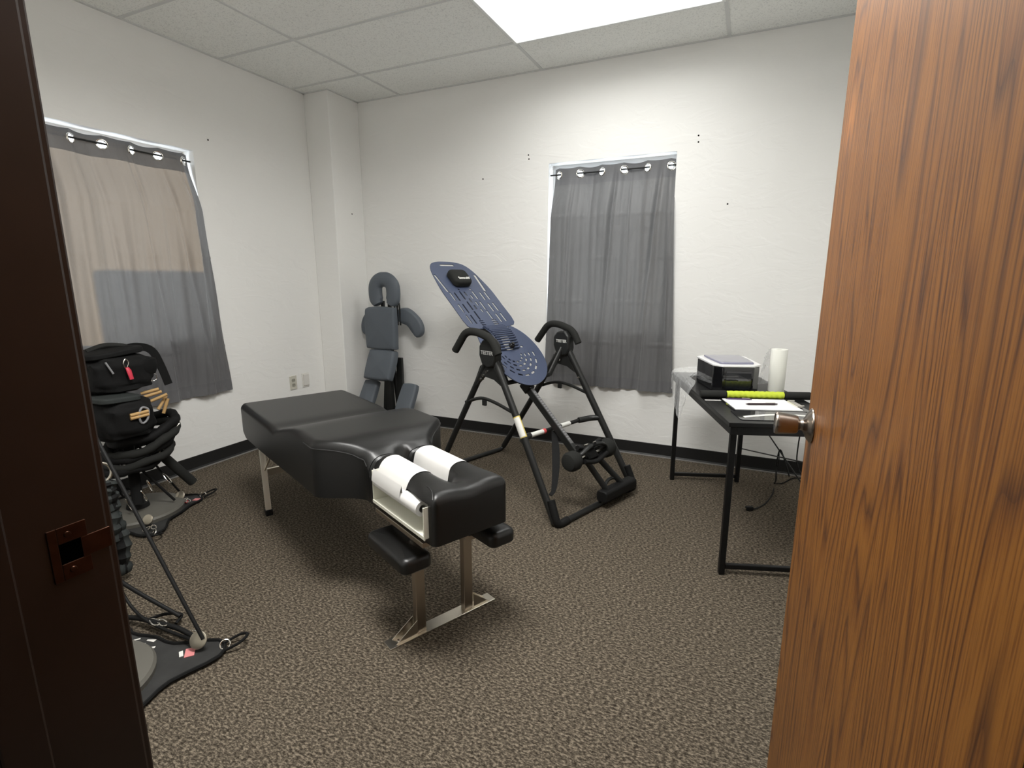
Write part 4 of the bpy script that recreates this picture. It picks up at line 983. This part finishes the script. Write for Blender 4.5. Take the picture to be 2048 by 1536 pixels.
# ------------------------------------------------------------------ resistance band stations at the left wall
def station(cx_, cy_, dirs, R_, rd, h, label, post=True):
    t = thing('resistance_station', label, 'exercise station', (cx_, cy_, 0), 0, None)
    pts = []
    dirs = sorted(dirs, key=lambda q: q[0] % (2*PI)); n = len(dirs)
    for i, (a, L_) in enumerate(dirs):
        a2, L2 = dirs[(i+1) % n]; da = (a2-a) % (2*PI); w_ = .045/L_
        pts += [(L_*math.cos(a-w_), L_*math.sin(a-w_)), (L_*math.cos(a+w_), L_*math.sin(a+w_))]
        for k in (1, 2, 3):
            f = k/4; r_ = R_*(1+.10*abs(2*f-1)); pts.append((r_*math.cos(a+da*f), r_*math.sin(a+da*f)))
    sp3 = smooth_path([(x, y, 0) for x, y in pts], 3, closed=True)
    bm = bmesh.new(); prism(bm, [(p.x, p.y) for p in sp3], .002, .012); mesh_obj('floor_mat', bm, MATF, t, smooth=False, bevel=.003)
    bm = bmesh.new(); tube(bm, [(p.x, p.y, .014) for p in sp3], .006, 6, closed=True); mesh_obj('edge_binding', bm, WEB, t)
    bm = bmesh.new(); lathe(bm, [(0, .012), (rd, .012), (rd+.002, .030), (rd-.006, .040), (rd-.03, .044), (0, .048)], 48); mesh_obj('base_disc', bm, DISC, t)
    if post:
        bm = bmesh.new(); tube(bm, [(0, 0, .046), (0, 0, h)], .024, 16); mesh_obj('post', bm, FRAME, t)
        bm = bmesh.new(); lathe(bm, [(.024, .046), (.055, .046), (.050, .070), (.026, .085)], 24); mesh_obj('post_collar', bm, RUBBER, t)
    for i, (a, L_) in enumerate(dirs):
        e = Vector((math.cos(a), math.sin(a), 0)); s = Vector((-e.y, e.x, 0))
        b = bmesh.new(); c = e*(L_+.012)
        tube(b, smooth_path([c-s*.022+Vector((0, 0, .012)), c+e*.05-s*.026+Vector((0, 0, .030)), c+e*.075+Vector((0, 0, .036)), c+e*.05+s*.026+Vector((0, 0, .026)), c+s*.022+Vector((0, 0, .012))], 5), .005, 8)
        lo = mesh_obj('corner_loop', b, WEB, t)
        b = bmesh.new(); c = e*(L_+.015)+Vector((0, 0, .020)); tube(b, [c+e*(.016*math.cos(q))+(s*.6+Vector((0, 0, .8)))*(.016*math.sin(q)) for q in [2*PI*k/18 for k in range(18)]], .0026, 8, closed=True)
        mesh_obj('steel_ring', b, CHROME, lo)
    return t
def pulley(t, p, r=.030, name='pulley'):
    b = bmesh.new(); lathe(b, [(0, .004), (r*.86, .004), (r, .002), (r, -.002), (r*.86, -.004), (0, -.004)], 28, Matrix.Translation(p) @ Matrix.Rotation(math.radians(58), 4, 'X') @ Matrix.Rotation(.35, 4, 'Y'))
    return mesh_obj(name, b, mat('nickel_disc', (.46, .42, .34), .3, metal=.9), t)
def snap(t, p, d, L_=.07, name='snap_hook'):
    p = Vector(p); d = Vector(d).normalized(); s = d.cross(Vector((0, 0, 1))).normalized() if abs(d.z) < .9 else Vector((1, 0, 0))
    b = bmesh.new(); pts = [p, p+d*L_*.25+s*.009, p+d*L_*.75+s*.012, p+d*L_, p+d*L_*.75-s*.008, p+d*L_*.25-s*.008]
    tube(b, smooth_path(pts, 4, closed=True), .0028, 8, closed=True); return mesh_obj(name, b, CHROME, t)
A0 = Vector((.38, -2.17, 0))
angA = [math.radians(68), math.radians(-20), math.radians(-112), math.radians(160)]
sa = station(A0.x, A0.y, [(angA[0], .30), (angA[1], .345), (angA[2], .33), (angA[3], .30)], .235, .215, .465, 'far black band station by the left wall with round base disc under hanging bags')
for ang, L_ in ((angA[0], .265), (angA[1], .30)):
    e = Vector((math.cos(ang), math.sin(ang), 0))
    pulley(sa, e*(L_-.065)+Vector((.0, 0, .050)), .026)
    snap(sa, e*(L_-.03)+Vector((.01, -.01, .03)), Vector((.5, -.6, .02)), .06); snap(sa, e*(L_-.05)+Vector((.03, .0, .03)), Vector((.8, -.3, .02)), .06)
b = bmesh.new(); e = Vector((math.cos(angA[0]), math.sin(angA[0]), 0)); q = e*.215
box(b, (q.x+.03, q.y-.02, .020), (.045, .016, .010), rz=.6); mesh_obj('red_tag', b, LABELR, sa, smooth=False, bevel=.002)
b = bmesh.new(); box(b, (q.x+.055, q.y+.045, .0135), (.045, .028, .002), rz=.4); mesh_obj('pink_label', b, PINK, sa, smooth=False)
b = bmesh.new(); tube(b, [(.05, .02, .50), (.075, .11, .33), (.105, .25, .115)], [.018, .026, .026], 14); mesh_obj('foam_sleeve', b, FOAM, sa)
b = bmesh.new(); tube(b, [(.045, -.02, .36), (.10, -.05, .10)], .026, 10, r2=.012); mesh_obj('hanging_strap', b, WEB, sa)
b = bmesh.new(); tube(b, [(-.03, .05, .40), (.02, .22, .05)], .006, 8); tube(b, [(.02, -.06, .40), (.13, .12, .06)], .007, 8); tube(b, [(.06, -.1, .30), (.02, -.13, .05)], .005, 8); mesh_obj('resistance_band', b, RUBBER, sa)
for p, d in (((.03, -.07, .38), (0, .1, -1)), ((.045, -.05, .38), (0, 0, -1)), ((.06, .03, .20), (.2, .2, -1)), ((.07, -.09, .14), (.3, .2, -1)), ((.10, -.03, .17), (.1, .3, -1)), ((.09, .10, .22), (.4, .2, -.6))): snap(sa, p, d)
# near station, mostly behind the dark jamb
B0 = Vector((1.55, -3.02, 0))
def angto(x, y): return math.atan2(y-B0.y, x-B0.x)
aB = angto(1.79, -2.70)
sbn = station(B0.x, B0.y, [(aB, .385), (aB-PI/2, .36), (aB+PI, .34), (aB+PI/2, .385)], .250, .198, .95, 'near black band station at lower left, mat corner poking past the dark jamb', post=True)
e = Vector((math.cos(aB), math.sin(aB), 0)); s_ = Vector((-e.y, e.x, 0))
def bl(x, y, z): return Vector((x-B0.x, y-B0.y, z))
pulley(sbn, bl(1.722, -2.748, .050), .030)
b = bmesh.new(); q = bl(1.706, -2.772, .0135); box(b, tuple(q), (.046, .030, .002), rz=aB+1.5); mesh_obj('pink_label', b, PINK, sbn, smooth=False)
b = bmesh.new(); q = bl(1.686, -2.790, .0132); box(b, tuple(q), (.012, .030, .002), rz=aB+.1); mesh_obj('white_label', b, LABELW, sbn, smooth=False)
mk = bmesh.new()
for (x0, y0, x1, y1, w0) in ((1.44, -2.845, 1.520, -2.812, .012), (1.535, -2.835, 1.568, -2.805, .010), (1.505, -2.795, 1.535, -2.785, .014), (1.455, -2.825, 1.475, -2.80, .008)):
    p0 = bl(x0, y0, 0); p1 = bl(x1, y1, 0); d = (p1-p0).normalized(); n_ = Vector((-d.y, d.x, 0))*w0/2
    prism(mk, [(p0.x+n_.x*.4, p0.y+n_.y*.4), (p0.x-n_.x*.4, p0.y-n_.y*.4), (p1.x-n_.x, p1.y-n_.y), (p1.x+n_.x, p1.y+n_.y)], .0125, .0132)
mesh_obj('printed_mark', mk, PLASTW, sbn, smooth=False)
b = bmesh.new(); tube(b, [(0, 0, .93), tuple(bl(1.2, -2.745, .875))], .018, 14); mesh_obj('top_arm', b, FRAME, sbn)
def band(pts, r): mesh_obj('resistance_band', tube(bmesh.new(), [tuple(p) for p in pts], r, 10), RUBBER, sbn)
band([bl(1.740, -2.742, .055), bl(1.2, -2.745, .863)], .0065)
band(smooth_path([bl(1.715, -2.750, .045), bl(1.56, -2.745, .03), bl(1.40, -2.746, .04), bl(1.282, -2.742, .12), bl(1.22, -2.745, .35), bl(1.2, -2.745, .86)], 6), .0055)
band(smooth_path([bl(1.514, -2.678, .035), bl(1.287, -2.737, .15), bl(1.22, -2.75, .22), bl(1.2, -2.75, .86)], 8), .0075)
band(smooth_path([bl(1.27, -2.775, .02), bl(1.36, -2.748, .028), bl(1.46, -2.735, .03), bl(1.56, -2.722, .03), bl(1.64, -2.725, .03), bl(1.715, -2.735, .035)], 5), .009)
b = bmesh.new(); tube(b, smooth_path([bl(1.40, -2.735, .02), bl(1.44, -2.69, .03), bl(1.50, -2.665, .03), bl(1.52, -2.70, .02)], 5), .006, 8); mesh_obj('strap_loop', b, WEB, sbn)
for p_ in ((1.43, -2.735), (1.46, -2.725), (1.63, -2.715), (1.66, -2.725)): snap(sbn, bl(*p_, .035), Vector((1, -.1, 0)), .06)
# dark ribbed band bundle hanging off the near station
def rope(name, pts, r, m, parent=None, lump=.2, seed=2):
    rnd = random.Random(seed); P_ = smooth_path(pts, 8); b = bmesh.new(); tube(b, P_, [r*(1+lump*math.sin(i*1.9)) for i in range(len(P_))], 10); return mesh_obj(name, b, m, parent)
t = thing('band_bundle', 'dark lumpy bundle of covered bands hanging beside the dark jamb', 'band bundle', (0, 0, 0))
for i in range(5):
    dx, dy = .010*math.sin(i*2.1), .014*math.cos(i*1.7)
    rope('covered_band', [(1.0+dx, -2.600+dy, .46), (1.0+dx, -2.598-dy, .38), (1.0-dx, -2.592+dy, .27), (1.0+dx, -2.586+dy, .16), (1.0, -2.592-dy, .035)], .021+.003*(i % 3), GREYF if i % 2 == 0 else WEB, t, .22, i)
# bags on top of the far station
def bag(name, label, c, size, rz, m, seed, sq=.55):
    rnd = random.Random(seed); t = thing(name, label, 'bag', c, rz); b = bmesh.new()
    bmesh.ops.create_icosphere(b, subdivisions=4, radius=1)
    for v in b.verts:
        x, y, z = v.co; f = lambda q: math.copysign(abs(q)**sq, q)
        n_ = .05*math.sin(x*7+seed)+.04*math.sin(y*9+z*6+seed*2)+.03*math.sin(z*14+x*5)
        v.co = Vector((f(x)*(1+n_), f(y)*(1+n_), f(z)*(1+n_*.6)))
        v.co = Vector((v.co.x*size[0]/2, v.co.y*size[1]/2, v.co.z*size[2]/2+size[2]/2))
    mesh_obj('bag_body', b, m, t); return t
yw = .45
bg1 = bag('gear_bag', 'topmost black gear bag with red tag, on the stack by the left curtain', (.385, -2.195, .705), (.25, .31, .20), 0, WEB, 3)
b = bmesh.new(); cushion(b, rrect(.22, .27, .05, 5), .03, .012, Matrix.Translation((0, -.01, .195)) @ Matrix.Rotation(.08, 4, 'X'), dome=.012); mesh_obj('bag_flap', b, WEB, bg1)
b = bmesh.new(); tube(b, smooth_path([(.0, -.10, .222), (.02, -.03, .245), (.03, .05, .235), (.03, .08, .215)], 5), .020, 12, r2=.014); mesh_obj('rolled_strap', b, FOAM, bg1)
b = bmesh.new(); pth = smooth_path([(.02, .04, .215), (.03, .12, .225), (.04, .185, .195), (.05, .215, .11), (.06, .238, .0)], 5); tube(b, pth, .003, sq=True, r2=.020); mesh_obj('shoulder_strap', b, WEB, bg1)
b = bmesh.new(); tube(b, smooth_path([(.125, -.005, .135), (.130, -.012, .160), (.130, 0, .180), (.130, .012, .160), (.125, .005, .135)], 4, closed=False), .0035, 8); cl = mesh_obj('carabiner', b, CHROME, bg1)
b = bmesh.new(); tube(b, [(.130, .002, .135), (.138, .004, .12), (.142, .010, .075)], [.009, .013, .011], 12, r2=[.006, .008, .007]); mesh_obj('red_tag', b, mat('pinkish_red_plastic', (.55, .03, .06), .4), bg1)
b = bmesh.new(); tube(b, [(.128, -.09, .175), (.134, -.066, .115)], .0045, 8); mesh_obj('zip_pull', b, PILOT, bg1)
b = bmesh.new(); c0 = Vector((.07, .155, .055)); tube(b, [c0+Vector((0, .020*math.cos(q), .020*math.sin(q))) for q in [2*PI*k/20 for k in range(20)]], .0018, 6, closed=True); mesh_obj('steel_ring', b, CHROME, bg1)
b = bmesh.new(); lathe(b, [(0, 0), (.05, .01), (.065, .05), (.06, .09), (0, .11)], 20, Matrix.Translation((.06, .12, .07))); mesh_obj('side_pouch', b, WEB, bg1)
bg2 = bag('gear_bag', 'lower black gear bag with grey opened mouth, under the topmost bag', (.46, -2.235, .475), (.26, .26, .215), 0, WEB, 8)
b = bmesh.new(); cushion(b, rrect(.20, .19, .04, 5), .028, .012, Matrix.Translation((0.02, -.03, .205)) @ Matrix.Rotation(-.05, 4, 'X'), dome=.004); mesh_obj('bag_mouth', b, GREYF, bg2)
b = bmesh.new(); tube(b, smooth_path([(.135, .03, .085), (.14, .018, .125), (.14, .035, .165), (.14, .065, .150), (.14, .055, .100)], 5, closed=True), .0055, 10, closed=True); mesh_obj('carabiner', b, PILOT, bg2)
t = thing('leather_handles', 'bunch of tan leather grip handles tucked between the two black bags', 'handles', (0, 0, 0))
for i, (x, y, z, a, tl) in enumerate(((.47, -2.075, .690, 1.1, .18), (.475, -2.065, .672, 1.2, .22), (.49, -2.045, .650, 1.1, .35), (.47, -2.02, .615, 1.6, .9), (.48, -2.01, .595, 1.3, 1.2), (.60, -2.215, .615, 1.5, .05), (.60, -2.215, .598, 1.5, .05))):
    b = bmesh.new(); tube(b, [(-.042, 0, 0), (.042, 0, 0)], .0085, 10)
    o = mesh_obj('handle', b, TAN, t, loc=(x, y, z)); o.rotation_euler = (0, -tl, a)
# coils of black hose round the post
t = thing('coiled_bands', 'thick coils of black covered bands looped around the far station post', 'coiled bands', (0, 0, 0))
for i, (rx, ry, z, ti, dx, dy, rr) in enumerate(((.15, .15, .485, .30, .03, .07, .024), (.165, .16, .435, .36, .04, .05, .022), (.15, .15, .395, .25, .03, .03, .023), (.155, .15, .352, .20, .04, .02, .021), (.14, .13, .315, .12, .03, -.02, .020))):
    b = bmesh.new(); pts = []
    for k in range(40):
        q = 2*PI*k/40; pts.append((.38+dx+rx*math.cos(q), -2.17+dy+ry*math.sin(q), z+ti*ry*math.sin(q)+.006*math.sin(q*5+i)))
    tube(b, pts, [rr*(1+.10*math.sin(k*2.2)) for k in range(40)], 12, closed=True); mesh_obj('band_loop', b, FOAM if i % 2 else WEB, t)
for p, d in (((.535, -2.02, .47), (.1, .5, .5)), ((.53, -2.10, .37), (0, 0, -1))): snap(t, p, d, .05, 'steel_clip')
b = bmesh.new(); c0 = Vector((1.0, -2.622, .500)); tube(b, [c0+Vector((.01*math.cos(q), .045*math.cos(q), .045*math.sin(q))) for q in [2*PI*k/28 for k in range(28)]], .006, 10, closed=True)
o = mesh_obj('steel_ring', b, mat('brushed_ring', (.62, .58, .50), .25, metal=1)); tag(o, 'large metal ring half hidden by the jamb edge, above the lumpy band bundle', 'ring')
# repeats of a kind share a group
G_ = {'curtain': 'grommet curtains over the windows', 'curtain rod': 'curtain tension rods', 'ceiling light': 'ceiling troffers', 'wall plug': 'dark plugs left in the walls',
      'exercise station': 'resistance band stations', 'bag': 'stacked black gear bags', 'pen': 'pens on the desk', 'plastic bag': 'clear plastic bags on the desk'}
for o_ in bpy.data.objects:
    if o_.parent is None and o_.get('category') in G_: o_['group'] = G_[o_['category']]
